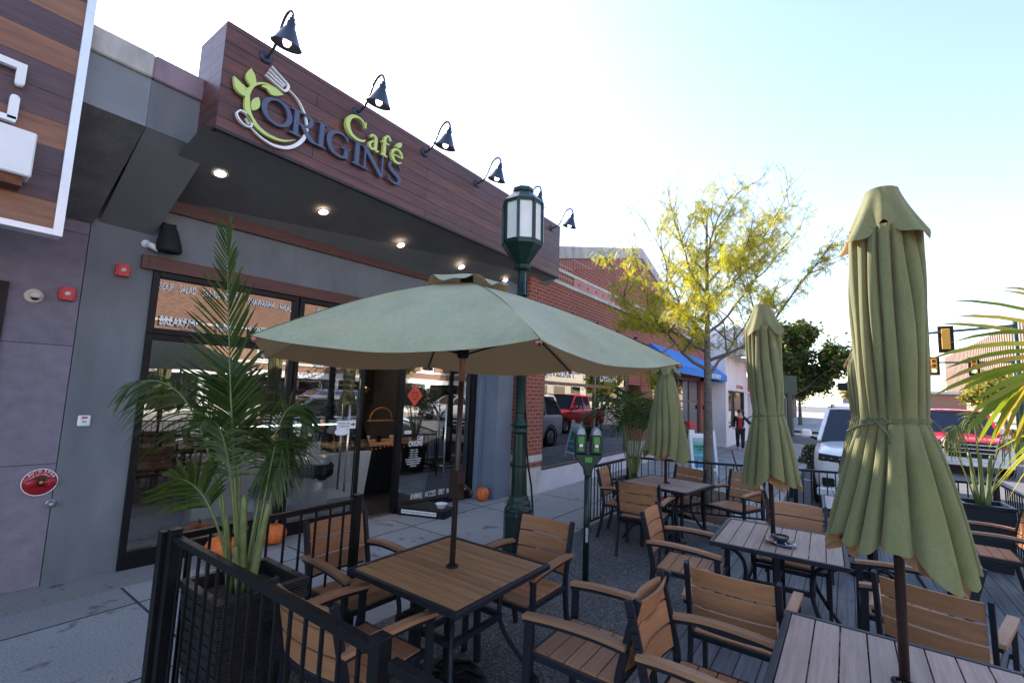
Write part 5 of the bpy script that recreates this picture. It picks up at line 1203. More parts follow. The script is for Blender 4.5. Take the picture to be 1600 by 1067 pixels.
# ------------------------------------------------------------------ brick gable building
BB = thing('brick_building', 'red brick gabled shop building with stone bands and jewellery window', 'shop building', (7.1, 4.78, 0)); Y0 = 4.78
g = MB()
def wallpiece(x0, x1, z0, z1, y0=Y0, y1=Y0+.4, mi=0): g.box((x0, y0, z0), (x1, y1, z1), mi)
wallpiece(7.10, 7.66, .72, 2.62); wallpiece(12.95, 13.75, .62, 2.62)
wallpiece(19.6, 20.4, .0, 2.9); wallpiece(7.10, 20.4, 2.62, 4.12)
g.build('wall', M_brick, BB, world=True)
apex, slope = 12.8, .27
def ztop_(x): return 6.15-abs(x-apex)*(.262 if x < apex else .285)
g = MB(); g.poly_prism([(7.1, Y0, 4.47), (20.4, Y0, 4.47), (20.4, Y0, max(4.5, ztop_(20.4)-.55)), (18.4, Y0, ztop_(18.4)-.52), (apex, Y0, ztop_(apex)-.52), (7.1, Y0, ztop_(7.1)-.52)], (0, .4, 0)); g.build('gable', M_brick, BB, world=True)
g = MB(); g.poly_prism([(7.1, Y0-.012, ztop_(7.1)-.52), (apex, Y0-.012, ztop_(apex)-.52), (18.4, Y0-.012, ztop_(18.4)-.52), (20.4, Y0-.012, ztop_(20.4)-.55), (20.4, Y0-.012, ztop_(20.4)-.26), (apex, Y0-.012, ztop_(apex)-.26), (7.1, Y0-.012, ztop_(7.1)-.26)], (0, .4, 0)); g.build('soldier_course', M_soldier, BB, world=True)
g = MB(); g.poly_prism([(7.1, Y0-.05, ztop_(7.1)-.255), (apex, Y0-.05, ztop_(apex)-.255), (20.4, Y0-.05, ztop_(20.4)-.255), (20.4, Y0-.05, ztop_(20.4)), (apex, Y0-.05, ztop_(apex)+.05), (7.1, Y0-.05, ztop_(7.1))], (0, .5, 0)); g.build('coping', M_coping, BB, world=True)
g = MB(); g.poly_prism([(7.1, 5.6, 3), (20.4, 5.6, 3), (20.4, 5.6, 4.2), (apex, 5.6, 5.9), (7.1, 5.6, 4.6)], (0, 8, 0)); g.build('roof_mass', M_dgrey, BB, world=True)
g = MB(); wallpiece(7.1, 20.4, 4.125, 4.20, Y0-.03); wallpiece(7.1, 20.4, 4.395, 4.465, Y0-.03); wallpiece(7.1, 7.66, .60, .717, Y0-.02); wallpiece(12.95, 13.75, .50, .617, Y0-.02); g.build('stone_band', M_conc, BB, world=True)
g = MB(); wallpiece(7.1, 20.4, 4.203, 4.392, Y0-.005); g.build('band_course', M_soldier, BB, world=True)
M_pink = plain('pink_stone', (.46, .21, .19), .85, 0, .12, 5, .3)
for x0 in (8.75, 13.1, 17.4):
    g = MB(); wallpiece(x0, x0+2.2, 4.205, 4.39, Y0-.022, Y0-.006)
    for k in range(5):
        m_ = Matrix.Rotation(R(90), 3, 'X'); g.lathe([(.001, .012), (.03, .008), (.035, 0)], (x0+.25+k*.42, Y0-.022, 4.30), 14, mi=1, mtx=m_)
    g.build('stone_panel', [M_pink, plain('pink_stone_dark', (.25, .10, .09), .8)], BB, world=True)
g = MB(); wallpiece(7.10, 7.66, 0, .49, Y0-.012); g.build('plinth', M_conc, BB, world=True); g = MB(); wallpiece(12.95, 13.75, 0, .497, Y0-.012); g.build('plinth', M_conc, BB, world=True)
g = MB(); wallpiece(7.10, 7.66, .492, .597); g.build('plinth_course', M_brick, BB, world=True)
M_bframe = plain('bronze_frame', (.10, .065, .045), .4, .4)
M_wb = plain('painted_stall_riser', (.50, .47, .50), .7, 0, .08, 2, .2)
g = MB(); wallpiece(7.663, 11.9, 0, .40, Y0+.0, Y0+.15); g.build('stall_riser', M_wb, BB, world=True)
wf = MB()
for z0, z1 in ((.403, .45), (2.05, 2.12), (2.56, 2.617)): wf.box((7.663, Y0+.02, z0), (11.9, Y0+.08, z1))
for x in (7.663, 9.95, 11.83): wf.box((x, Y0+.015, .45), (x+.07, Y0+.085, 2.56))
wf = wf.build('window_frame', M_bframe, BB, world=True)
g = MB(); g.box((7.67, Y0+.045, .45), (11.9, Y0+.053, 2.56)); p_ = g.build('pane', M_glass, wf, world=False)
iv = INV[BB.name]; p_.data.transform(iv)
# interior of the jewellery shop
g = MB(); g.box((7.7, Y0+3.2, 0), (12.0, Y0+3.3, 2.6)); g.box((7.4, Y0+.3, 0), (7.66, Y0+3.2, 2.6)); g.box((11.9, Y0+.0, .0), (12.0, Y0+3.2, 2.6)); g.box((7.7, Y0+.3, 2.57), (11.9, Y0+3.2, 2.61)); g.build('interior_wall', M_int, BB, world=True)
g = MB(); g.box((7.67, Y0+.16, .3), (11.9, Y0+1.0, .44)); g.build('display_shelf', plain('pale_shelf', (.3, .28, .28), .6), BB, world=True)
g = MB(); g.box((12.0, Y0+.9, 0), (12.95, Y0+1.0, 2.62)); g.build('entrance_recess', M_blackm, BB, world=True)
g = MB(); g.box((12.0, Y0+.02, 2.2), (12.95, Y0+.3, 2.617)); g.build('entrance_brick_head', M_brick, BB, world=True)
jt = text('lettering', 'JEWELRY', BB, (7.72, Y0-.0, 2.17), (1, 0, 0), (0, 0, 1), 1.25, .24, .004, M_letterw, .03)
jt2 = text('lettering', 'DESIGN', BB, (10.2, Y0-.0, 2.2), (1, 0, 0), (0, 0, 1), 1.0, .2, .004, M_letterw, .03)
g = MB(); g.tube([(7.78, 4.66, 3.50), (13.2, 4.66, 3.38)], .022, 8)
for x in (8.4, 9.6, 10.8, 12.0): g.lathe([(.001, .05), (.04, .05), (.05, 0), (.001, 0)], (x, 4.60, 3.52-(x-7.78)*.022), 10)
g.build('light_rail', M_blackm, BB, world=True)
# shop window under the awning
g = MB(); wallpiece(13.753, 19.597, 0, .35, Y0+.0, Y0+.2); g.build('stall_riser', M_wb, BB, world=True)
wf2 = MB()
for z0, z1 in ((.353, .42), (1.75, 1.82), (2.55, 2.617)): wf2.box((13.753, Y0+.05, z0), (19.597, Y0+.11, z1))
for x in (13.753, 15.2, 16.65, 18.1, 19.5): wf2.box((x, Y0+.045, .42), (x+.08, Y0+.115, 2.55))
wf2 = wf2.build('window_frame', M_bframe, BB, world=True)
g = MB(); g.box((13.76, Y0+.075, .42), (19.59, Y0+.082, 2.55)); p_ = g.build('pane', M_glassd, wf2); p_.data.transform(iv)
AW = thing('awning', 'long blue fabric awning with white lettering on its valance', 'awning', (16.8, 4.78, 2.7))
M_aw = plain('blue_awning_cloth', (.015, .16, .48), .75, 0, .08, 3, .2, 150)
g = MB(); g.add([(13.6, 4.76, 3.50), (20.3, 4.76, 3.50), (20.3, 3.93, 2.86), (13.6, 3.93, 2.86), (20.3, 3.93, 2.62), (13.6, 3.93, 2.62), (20.3, 4.76, 2.62), (13.6, 4.76, 2.62)], [(0, 3, 2, 1), (3, 5, 4, 2), (1, 2, 4, 6), (0, 7, 5, 3)]); g.build('canopy', M_aw, AW, world=True, solid=.006)
text('lettering', 'EN DOREY', AW, (17.0, 3.92, 2.66), (1, 0, 0), (0, 0, 1), 2.2, .17, .004, M_letterw, .04)
for x in (14.0, 17.0, 20.0): g = MB(); g.tube([(x, 4.76, 2.66), (x, 3.95, 2.66)], .015, 6); g.build('bracket_arm', M_blackm, AW, world=True)
g = MB(); g.box((13.75, 4.5, 2.3), (15.3, 4.75, 2.6)); g.build('awning_frame', M_blackm, AW, world=True)
# things in the jewellery window
t_ = thing('neon_sign', 'small purple and red neon sign hanging in the jewellery window', 'neon sign', (9.62, Y0+.15, 1.95))
g = MB(); g.tube([(-.09, 0, -.15), (.09, 0, -.15), (.09, 0, .15), (-.09, 0, .15), (-.09, 0, -.15)], .014, 6); g.build('border', emis('purple_neon', (.28, .05, 1), 9), t_)
g = MB(); g.box((-.035, -.01, -.1), (.035, .01, .1)); g.build('neon_core', emis('red_neon', (1, .03, .15), 6), t_)
for q, (x, y, col, lb) in enumerate(((7.95, .6, (.05, .28, .30), 'teal poster panel at the left of the jewellery window'), (8.9, .8, (.42, .42, .42), 'small white card on the jewellery display'))):
    t_ = thing('poster', lb, 'poster', (x, Y0+.17, .47)); g = MB(); h_ = (1.0, .16)[q]; w_ = (.14, .16)[q]; g.box((-w_, 0, 0), (w_, .02, h_)); g.build('board', plain('poster_%d' % q, col, .5, 0, .5, 5), t_)
t_ = thing('statue', 'small black standing figurine in the jewellery window', 'figurine', (9.05, Y0+.6, 1.55)); g = MB()
g.tube(catmull([(-.05, 0, 0), (-.03, 0, .2), (0, 0, .38)], 3), [.03]*7, 8); g.tube(catmull([(.06, 0, 0), (.03, 0, .2), (0, 0, .38)], 3), [.03]*7, 8); g.tube([(0, 0, .34), (0, 0, .45), (0, 0, .6)], [.05, .045, .06], 10); g.tube([(0, 0, .58), (-.12, 0, .45), (-.2, -.05, .5)], .018, 6); g.tube([(0, 0, .58), (.09, 0, .45), (.05, -.05, .36)], .018, 6); g.lathe([(.001, -.05), (.04, -.02), (.045, .02), (.001, .06)], (0, 0, .70), 12); g.build('figure', M_blackm, t_)
g = MB(); g.box((-.5, -.1, -.08), (.5, .2, 0)); g.build('shelf', M_red, t_)

# ------------------------------------------------------------------ white building beyond
WB = thing('white_building', 'white corner shop building with deep flat canopy', 'shop building', (21, 4.0, 0)); M_wbld = plain('white_painted_brick', (.60, .58, .60), .75, 0, .08, 2, .3, 40)
g = MB(); W0 = 4.0
for a, b_, z0, z1 in ((20.4, 20.9, 0, 3.9), (20.9, 24.6, 0, .75), (20.9, 24.6, 2.3, 3.9), (24.6, 25.3, 0, 3.9)): g.box((a, W0, z0), (b_, W0+.4, z1))
g.box((20.4, W0+.4, 0), (25.3, W0+9, 3.9)); g.build('wall', M_wbld, WB, world=True)
g = MB()
for a, b_, z0, z1 in ((25.305, 26.1, 0, 3.1), (26.1, 36, 2.25, 3.1), (29.9, 30.4, 0, 2.25), (34, 36, 0, 2.25)): g.box((a, W0+.1, z0), (b_, W0+.5, z1))
g.box((25.305, W0+.9, 0), (36, W0+9, 3.0)); g.build('lower_wall', M_wbld, WB, world=True)
g = MB(); g.box((20.45, 2.9, 3.72), (33.5, 6.4, 4.85)); g.build('canopy_box', M_wbld, WB, world=True, bevel=.01)
g = MB()
for x in (21.5, 24, 26.5): g.lathe([(.001, -.012), (.09, -.012), (.09, 0)], (x, 3.5, 3.72), 14)
g.build('canopy_light', emis('canopy_lens', (1, .85, .65), 3), WB, world=True)
g = MB(); g.box((20.9, W0+.1, .75), (24.6, W0+.12, 2.3)); g.build('pane', glass('bright_window', f0=.35, dark=(.02, .02, .02), gain=1.5), WB, world=True)
g = MB()
for x in (20.9, 24.54): g.box((x, W0+.02, .75), (x+.06, W0+.09, 2.3))
g.box((20.96, W0+.02, .75), (24.54, W0+.09, .80)); g.box((20.96, W0+.02, 2.25), (24.54, W0+.09, 2.3)); g.build('window_frame', M_frame, WB, world=True)
for x0 in (26.1, 30.4):
    g = MB(); g.box((x0, W0+.3, .1), (x0+3.6, W0+.32, 2.25)); g.build('pane', MATS['bright_window'], WB, world=True)
    g = MB()
    for k in range(7): g.box((x0+k*.6, W0+.2, .0), (x0+k*.6+.09, W0+.29, 2.25))
    g.build('door_frame', plain('white_mullion', (.55, .56, .58), .5), WB, world=True)
text('lettering', 'OPTICIAN', WB, (22.6, W0-.003, 2.42), (1, 0, 0), (0, 0, 1), 1.6, .16, .006, M_red, .02)
t_ = thing('blade_sign', 'red square hanging sign on the white building', 'shop sign', (25.6, 3.55, 2.35)); g = MB(); g.box((-.03, -.5, 0), (.03, .45, .95)); g.build('board', plain('sign_red', (.55, .02, .03), .5, 0, .03), t_)
text('lettering', 'HOARDER', t_, (-.033, .38, .1), (0, -1, 0), (0, 0, 1), .8, .16, .003, M_letterw, .02, world=False)
t_ = thing('shop_name_panel', 'dark grey name panel on the white wall above the doors', 'shop sign', (28, W0+.1, 2.5)); g = MB(); g.box((-1.2, -.03, 0), (1.2, -.002, .42)); g.build('board', plain('panel_grey', (.16, .15, .15), .6), t_)
text('lettering', 'STUDIO', t_, (-.8, -.033, .1), (1, 0, 0), (0, 0, 1), 1.6, .22, .003, M_letterw, .02, world=False)
t_ = thing('wall_alarm', 'small black box on the brick pier end', 'wall box', (20.0, Y0, 1.55)); g = MB(); g.box((-.1, -.14, -.08), (.1, -.001, .08)); g.build('box', M_blackm, t_, bevel=.01)
# barrel and red chairs by the brick shop
t_ = thing('wooden_barrel', 'dark brown barrel by the brick shop windows', 'barrel', (15.9, 4.3, 0)); g = MB(); g.lathe([(.001, 0), (.24, 0), (.31, .25), (.33, .45), (.31, .68), (.25, .9), (.001, .9)], n=24); g.build('staves', plain('barrel_brown', (.05, .018, .015), .5), t_)
g = MB(); g.lathe([(.305, .22), (.315, .22), (.32, .28), (.31, .28)], n=24); g.lathe([(.315, .62), (.325, .62), (.32, .68), (.31, .68)], n=24); g.build('hoop', M_blackm, t_)
t_ = thing('red_display_box', 'red box standing behind the barrel', 'box', (16.6, 4.5, 0)); g = MB(); g.box((-.4, -.2, .5), (.4, .2, 1.1)); g.box((-.35, -.15, 0), (-.3, -.1, .5)); g.box((.3, -.15, 0), (.35, -.1, .5)); g.build('box', M_red, t_, bevel=.02)

# ------------------------------------------------------------------ sandwich board
AF = thing('sandwich_board', 'white sandwich board with teal poster for engagement rings', 'sandwich board', (12.6, 3.05, 0), R(-128)+R(0)); AF.rotation_euler = (0, 0, R(-55)); INV[AF.name] = (Matrix.Translation(AF.location) @ Matrix.Rotation(R(-55), 4, 'Z')).inverted()
for s in (-1, 1):
    tl = Matrix.Rotation(R(13)*s, 3, 'X'); g = MB(); o0 = V(0, s*.245, 0)
    def T(x, y, z): return tl @ V(x, y, z) + o0
    def bx(a, b_, mi=0):
        vs = [T(x, y, z) for z in (a[2], b_[2]) for y in (a[1], b_[1]) for x in (a[0], b_[0])]; g.add(vs, [(0, 2, 3, 1), (4, 5, 7, 6), (0, 1, 5, 4), (2, 6, 7, 3), (0, 4, 6, 2), (1, 3, 7, 5)], mi)
    bx((-.33, -.02, 0), (-.27, .02, 1.12)); bx((.27, -.02, 0), (.33, .02, 1.12)); bx((-.27, -.02, .93), (.27, .02, 1.03)); bx((-.27, -.02, .12), (.27, .02, .18)); bx((-.27, -.008, .18), (.27, .008, .93)); bx((-.27, -.02, 1.03), (-.19, .02, 1.12)); bx((.19, -.02, 1.03), (.27, .02, 1.12))
    g.build('board', plain('white_plastic', (.60, .64, .70), .5, 0, .05), AF)
    if s == -1:
        pn = NT('teal_gradient_poster'); v = coord(pn); gr = pn.n('TexGradient'); sp2 = pn.n('SeparateXYZ'); pn.l(v, sp2.inputs[0]); no = noise(pn, v, 3, 2)
        ad = pn.n('Math', operation='MULTIPLY_ADD'); pn.l(no, ad.inputs[0]); ad.inputs[1].default_value = .25; pn.l(sp2.outputs[2], ad.inputs[2])
        pn.l(ramp(pn, ad.outputs[0], [(.3, (.04, .22, .42)), (.62, (.05, .35, .40)), (.85, (.03, .34, .22)), (1.05, (.45, .55, .62))]), pn.b.inputs['Base Color'])
        g = MB(); 
        vs = [T(x, -.0105, z) for x, z in ((-.26, .185), (.26, .185), (.26, .925), (-.26, .925))]; g.add(vs, [(0, 1, 2, 3)]); g.build('poster', pn.m, AF)
        ez = tl @ V(0, 0, 1)
        for ln, z, w_, h_, mm in (('ENGAGEMENT RING', .68, .46, .05, M_blackm), ('SPECIALIST', .605, .28, .05, M_blackm), ('MASTER GOLDSMITH', .46, .46, .055, M_letterw), ('DESIGN', .30, .3, .06, M_letterw)):
            text('lettering', ln, AF, T(-w_/2, -.0115, z), (1, 0, 0), ez, w_, h_, .001, mm, .01, world=False)
# post with the back of a street sign
t_ = thing('sign_post', 'dark green post with the back of a square street sign', 'street sign', (11.6, 1.02, 0)); g = MB(); g.box((-.03, -.03, -.1), (.03, .03, 2.1)); g.build('post', M_green, t_)
g = MB(); g.box((-.02, -.16, 2.06), (-.012, .16, 2.46)); t_['label'] = 'dark green post with the back of a square street sign'; g.build('sign_plate', M_green, t_); t_.rotation_euler = (0, 0, R(25))
t_ = thing('kerb_marker', 'thin purple leaning stake on the sidewalk behind the fence', 'stake', (13.9, 2.45, 0)); g = MB(); g.tube([(0, 0, 0), (-.1, .12, .55)], .02, 8); g.build('stake', plain('purple_paint', (.12, .02, .09), .4), t_)

# ------------------------------------------------------------------ person
PS = thing('person', 'person in black jacket over red top with dark glasses walking on the far sidewalk', 'person', (19.6, 3.35, 0), R(-170))
def skin(name, pts, edges, rad, mat, parent, sub=2):
    me = bpy.data.meshes.new(name); me.from_pydata(pts, edges, []); o = bpy.data.objects.new(name, me); COL.objects.link(o); o.parent = parent
    md = o.modifiers.new('skin', 'SKIN'); 
    for i, r_ in enumerate(rad): me.skin_vertices[0].data[i].radius = (r_, r_) if not isinstance(r_, tuple) else r_
    me.skin_vertices[0].data[0].use_root = True
    md.use_smooth_shade = True; s_ = o.modifiers.new('sub', 'SUBSURF'); s_.levels = s_.render_levels = sub; me.materials.append(mat); return o
M_jack = plain('black_cloth', (.012, .012, .016), .85, 0, .2, 20); M_skin = plain('skin', (.42, .24, .17), .6, 0, .05, 5); M_redc = plain('red_cloth', (.42, .015, .02), .8)
pts = [(0, 0, .92), (0, 0, 1.12), (.01, 0, 1.32), (.015, 0, 1.45), (.02, 0, 1.56), (.03, 0, 1.69),
       (0, .10, .88), (.12, .10, .48), (.02, .10, .08), (.17, .10, .04), (0, -.10, .88), (-.02, -.10, .48), (-.22, -.10, .12), (-.10, -.10, .04),
       (0, .19, 1.42), (-.02, .36, 1.22), (.08, .52, 1.10), (.10, .58, 1.05), (0, -.19, 1.42), (-.05, -.26, 1.16), (.10, -.26, .98), (.15, -.25, .92)]
ed_ = [(0, 1), (1, 2), (2, 3), (3, 4), (4, 5), (0, 6), (6, 7), (7, 8), (8, 9), (0, 10), (10, 11), (11, 12), (12, 13), (3, 14), (14, 15), (15, 16), (16, 17), (3, 18), (18, 19), (19, 20), (20, 21)]
rad = [.15, .135, .15, .08, .055, .115, .10, .07, .045, .04, .10, .07, .045, .04, .065, .05, .038, .03, .065, .05, .038, .03]
body = skin('body', pts, ed_, rad, M_skin, PS)
skin('jacket', [(-.01, 0, .84), (-.01, 0, 1.12), (-.005, 0, 1.32), (0, 0, 1.44), (0, .20, 1.42), (-.02, .36, 1.22), (.08, .51, 1.105), (0, -.20, 1.42), (-.05, -.26, 1.16), (.09, -.26, .99)], [(0, 1), (1, 2), (2, 3), (3, 4), (4, 5), (5, 6), (3, 7), (7, 8), (8, 9)], [.185, .16, .175, .10, .082, .066, .055, .082, .066, .055], M_jack, PS)
skin('trousers', [(0, 0, .90), (0, .10, .86), (.12, .10, .48), (.02, .10, .10), (0, -.10, .86), (-.02, -.10, .48), (-.22, -.10, .14)], [(0, 1), (1, 2), (2, 3), (0, 4), (4, 5), (5, 6)], [.16, .115, .085, .065, .115, .085, .065], M_jack, PS)
g = MB(); g.grid(lambda u, v_: (.155+.02*math.sin(v_*3.1), (u-.5)*(.16-.05*v_), .95+.47*v_), 6, 10); g.build('red_top', M_redc, PS, solid=.02)
g = MB(); g.lathe([(.001, 1.80), (.06, 1.79), (.10, 1.74), (.112, 1.68), (.10, 1.60), (.07, 1.58)], (-.05, 0, 0), 20); g.build('hair', plain('dark_hair', (.05, .03, .02), .7), PS)
g = MB(); g.box((.118, -.075, 1.655), (.132, -.008, 1.69)); g.box((.118, .008, 1.655), (.132, .075, 1.69)); g.box((.12, -.01, 1.675), (.13, .01, 1.683)); g.build('glasses', M_blackm, PS, bevel=.006)
g = MB(); g.lathe([(.001, 0), (.012, .01), (.016, .03), (.006, .045)], (.122, 0, 1.615), 8); g.build('nose', M_skin, PS)

PS.scale = (.87, .87, .87)
# ------------------------------------------------------------------ vehicles
M_tyre = plain('tyre_rubber', (.02, .02, .02), .85, 0, .2, 30, .4, 80); M_chrome = plain('chrome', (.6, .6, .62), .12, 1, .05, 5, 0); M_rim = plain('alloy', (.35, .36, .38), .3, .9, .1, 5, 0)
def carpaint(name, col):
    m_ = plain(name, col, .28, 0, .03, 3, 0); b_ = m_.node_tree.nodes['Principled BSDF']; b_.inputs['Coat Weight'].default_value = .8; b_.inputs['Coat Roughness'].default_value = .05; return m_
def vehicle(name, label, cat, loc, rz, paint, L, W, H, hood=.28, kind='suv', zb=1.02, group=None, facia=None):
    """front faces local +x; origin under the front axle line"""
    t_ = thing(name, label, cat, loc, rz, group); w = W/2; x1 = L*.0; xf = .9; xr = xf-L
    hl = L*hood; xw = xf-hl                 # windscreen base
    zt = zb+ .0; low = .30
    # lower body lofted along x
    st = [(xf, .72, .52, low+.12, zb-.20), (xf-.06, .86, .78, low+.02, zb-.10), (xf-.30, .97, .88, low-.02, zb-.02), (xw+.05, 1.0, .93, low-.04, zb+.06), (xf-L*.55, 1.0, .93, low-.04, zb+.08), (xr+.35, 1.0, .92, low-.04, zb+.08), (xr+.06, .95, .88, low, zb+.06), (xr, .86, .80, low+.10, zb+.0)]
    g = MB(); ring = []
    for x, kw_, kt, z0, z1 in st:
        a, b_ = w*kw_, w*kt; zm = z0+(z1-z0)*.55
        pts = [(x, -a*.88, z0), (x, -a*.98, z0+.10), (x, -a, zm), (x, -a*.985, z1-.10), (x, -b_, z1-.01), (x, -b_*.5, z1+.03), (x, 0, z1+.045)]
        pts += [(p[0], -p[1], p[2]) for p in pts[::-1][1:]]
        ring.append(pts)
    n = len(ring[0]); vs = [p for r_ in ring for p in r_]
    fs = [(i*n+j, i*n+(j+1) % n, (i+1)*n+(j+1) % n, (i+1)*n+j) for i in range(len(ring)-1) for j in range(n)]
    fs += [tuple(range(n))[::-1], tuple(range((len(ring)-1)*n, len(ring)*n))]
    g.add(vs, [f[::-1] for f in fs], 0, True); bd = g.build('body', paint, t_, subsurf=1)
    # cabin
    if kind == 'suv': cs = [(xw, zb+.06, .90), (xw-.78, H-.04, .74), (xw-1.3, H, .75), (xr+.55, H-.03, .74), (xr+.12, zb+.08, .86)]
    elif kind == 'truck': cs = [(xw, zb+.06, .90), (xw-.70, H-.03, .76), (xw-1.15, H, .77), (xw-2.1, H-.03, .76), (xw-2.35, zb+.06, .84)]
    else: cs = [(xw, zb+.04, .88), (xw-.85, H-.04, .70), (xw-1.35, H, .70), (xr+1.0, H-.05, .68), (xr+.30, zb+.06, .82)]
    g = MB(); vs = []
    for x, z, k in cs: vs += [(x, -w*k, z), (x, w*k, z)]
    base = [(x, -w*.92, zb+.02) for x, z, k in cs]; base2 = [(x, w*.92, zb+.02) for x, z, k in cs]; m_ = len(cs)
    g.add(vs+base+base2, [(2*i, 2*i+1, 2*i+3, 2*i+2) for i in range(m_-1)] + [(2*i, 2*i+2, 2*m_+i+1, 2*m_+i) for i in range(m_-1)] + [(2*i+1, 3*m_+i, 3*m_+i+1, 2*i+3) for i in range(m_-1)] + [(0, 2*m_, 3*m_, 1)], 0, False)
    g.build('windows', M_autog, t_)
    g = MB(); ro = [(x, z+.012, k) for x, z, k in cs[1:-1]]
    g.grid(lambda u, v_: (lambda i, f: (ro[i][0]+(ro[min(i+1, len(ro)-1)][0]-ro[i][0])*f, (u-.5)*2*w*(ro[i][2]+.02), ro[i][1]+(ro[min(i+1, len(ro)-1)][1]-ro[i][1])*f+.035*(1-(2*u-1)**2)))(min(int(v_*(len(ro)-1)), len(ro)-1), v_*(len(ro)-1)-min(int(v_*(len(ro)-1)), len(ro)-1)), 10, (len(ro)-1)*3); g.build('roof', paint, t_, solid=.035)
    for s in (-1, 1):
        g = MB(); a, b_ = cs[0], cs[1]; g.bar((a[0]+.02, s*w*(a[2]+.0), a[1]), (b_[0], s*w*(b_[2]+.005), b_[1]), .07, .05)
        a, b_ = cs[-1], cs[-2]; g.bar((a[0], s*w*a[2], a[1]), (b_[0], s*w*b_[2], b_[1]), .12, .05)
        for fx in ((.42, .72) if kind != 'truck' else (.55,)):
            x = xw-.5-(xw-.5-cs[-2][0])*fx; g.bar((x, s*w*.925, zb+.03), (x, s*w*(cs[2][2]+.01), H-.01), .07, .03, upv=(1, 0, 0))
        g.bar((cs[1][0], s*w*(cs[1][2]+.01), cs[1][1]), (cs[-2][0], s*w*(cs[-2][2]+.01), cs[-2][1]), .05, .05)
        g.build('pillars', paint, t_)
    for s in (-1, 1):
        g = MB(); x = xw-.05; g.box((x-.10, s*(w+.03)-(0 if s > 0 else .20), zb+.10), (x+.06, s*(w+.03)+(.20 if s > 0 else 0), zb+.28)); o = g.build('mirror', paint, t_, bevel=.035)
        g = MB(); g.bar((x, s*w*.9, zb+.06), (x, s*(w+.10), zb+.14), .07, .05); g.build('mirror_arm', M_blackm, o)
        for xx in (0, -(L-1.95)):
            wh = MB(); mm = Matrix.Rotation(R(90), 3, 'X'); R_ = .39 if kind != 'car' else .33
            wh.lathe([(R_*.62, -.12), (R_*.93, -.12), (R_, -.08), (R_, .08), (R_*.93, .12), (R_*.62, .12)], (xx, s*(w-.13), R_-.0), 32, mtx=mm); wo = wh.build('wheel', M_tyre, t_)
            rm = MB(); rm.lathe([(.001, -s*.09), (R_*.15, -s*.10), (R_*.2, -s*.06), (R_*.60, -s*.08), (R_*.64, -s*.11)], (xx, s*(w-.13), R_), 32, mtx=mm)
            for k in range(6):
                a = k*math.pi/3; rm.bar((xx+R_*.12*math.cos(a), s*(w-.13+.10), R_+R_*.12*math.sin(a)), (xx+R_*.58*math.cos(a), s*(w-.13+.10), R_+R_*.58*math.sin(a)), .05, .03, upv=(0, 1, 0))
            rm.build('rim', M_rim, wo)
            ar = MB(); ar.lathe([(R_*1.04, -.005), (R_*1.16, -.005), (R_*1.16, .005), (R_*1.04, .005)], (xx, s*(w*1.0+.0), R_), 28, mtx=mm); ar.build('wheel_arch', M_blackm, t_)
    # front end
    F = xf-.0
    for s in (-1, 1):
        g = MB(); g.poly_prism([(F-.02, s*w*.46, zb-.13), (F-.10, s*w*.86, zb-.10), (F-.13, s*w*.87, zb-.24), (F-.02, s*w*.46, zb-.25)], (.06, 0, 0)); ho = g.build('headlight', plain('dark_lens', (.03, .03, .035), .1, 0, .1), t_, bevel=.01)
        g = MB()
        for k in range(3): g.lathe([(.001, .02), (.018, .01), (.02, 0)], (F-.05-.03*k+.06, s*w*(.54+.12*k), zb-.18), 12, mtx=Matrix.Rotation(R(90), 3, 'Y'))
        g.build('headlight_bulb', plain('lamp_glass', (.25, .26, .28), .1, .3), ho)
        g = MB(); g.box((F-.16, s*w*.72-.10, low+.16), (F+.0, s*w*.72+.10, low+.32)); g.build('fog_lamp_recess', M_blackm, t_, bevel=.02)
        g = MB(); g.box((xr-.01, s*w*.80-.08, zb-.25), (xr+.12, s*w*.80+.08, zb+.0)); g.build('tail_light', M_red, t_, bevel=.02)
    g = MB(); g.box((F-.06, -w*.55, low+.22), (F+.015, w*.55, zb-.12)); gr_ = g.build('grille', M_blackm, t_, bevel=.03)
    g = MB()
    for k in range(3): g.box((F+.0, -w*.54, zb-.22-k*.12), (F+.035, w*.54, zb-.19-k*.12))
    g.build('grille_bar', M_chrome, gr_)
    g = MB(); g.box((F-.10, -w*.90, low-.02), (F+.05, w*.90, low+.14)); g.build('bumper', facia or M_blackm, t_, bevel=.03)
    g = MB(); g.box((F+.052, -.16, low+.0), (F+.06, .16, low+.10)); g.build('number_plate', M_white, t_)
    if kind == 'truck':
        g = MB(); g.box((F-.04, -w*.93, low+.12), (F+.012, w*.93, zb-.30)); g.build('front_panel', plain('dull_chrome', (.42, .42, .44), .3, .6, .1, 8), t_, bevel=.04)
    if kind == 'suv':
        g = MB()
        for s in (-1, 1): g.tube([(cs[1][0]-.1, s*w*.68, H+.02), (cs[1][0]-.25, s*w*.68, H+.07), (cs[-2][0]+.1, s*w*.68, H+.06), (cs[-2][0], s*w*.68, H)], .018, 6)
        g.build('roof_rail', M_blackm, t_)
    g = MB(); g.bar((xw+.02, -w*.5, zb+.085), (xw-.08, w*.1, zb+.11), .02, .015); g.bar((xw+.02, w*.05, zb+.085), (xw-.08, w*.62, zb+.11), .02, .015); g.build('wiper', M_blackm, t_)
    return t_
vehicle('parked_car', 'large white SUV parked nose towards the patio', 'car', (11.75, -.40, -.13), R(180), carpaint('white_car_paint', (.72, .73, .75)), 5.3, 2.06, 1.93, .26, 'suv', 1.17, facia=carpaint('white_car_paint', (.72, .73, .75)))
vehicle('pickup_truck', 'red pickup truck with big chrome bumper in the sunlit street', 'truck', (21.0, -3.05, -.13), R(180), carpaint('red_car_paint', (.50, .012, .02)), 5.8, 2.05, 1.95, .27, 'truck', 1.15, facia=M_chrome)
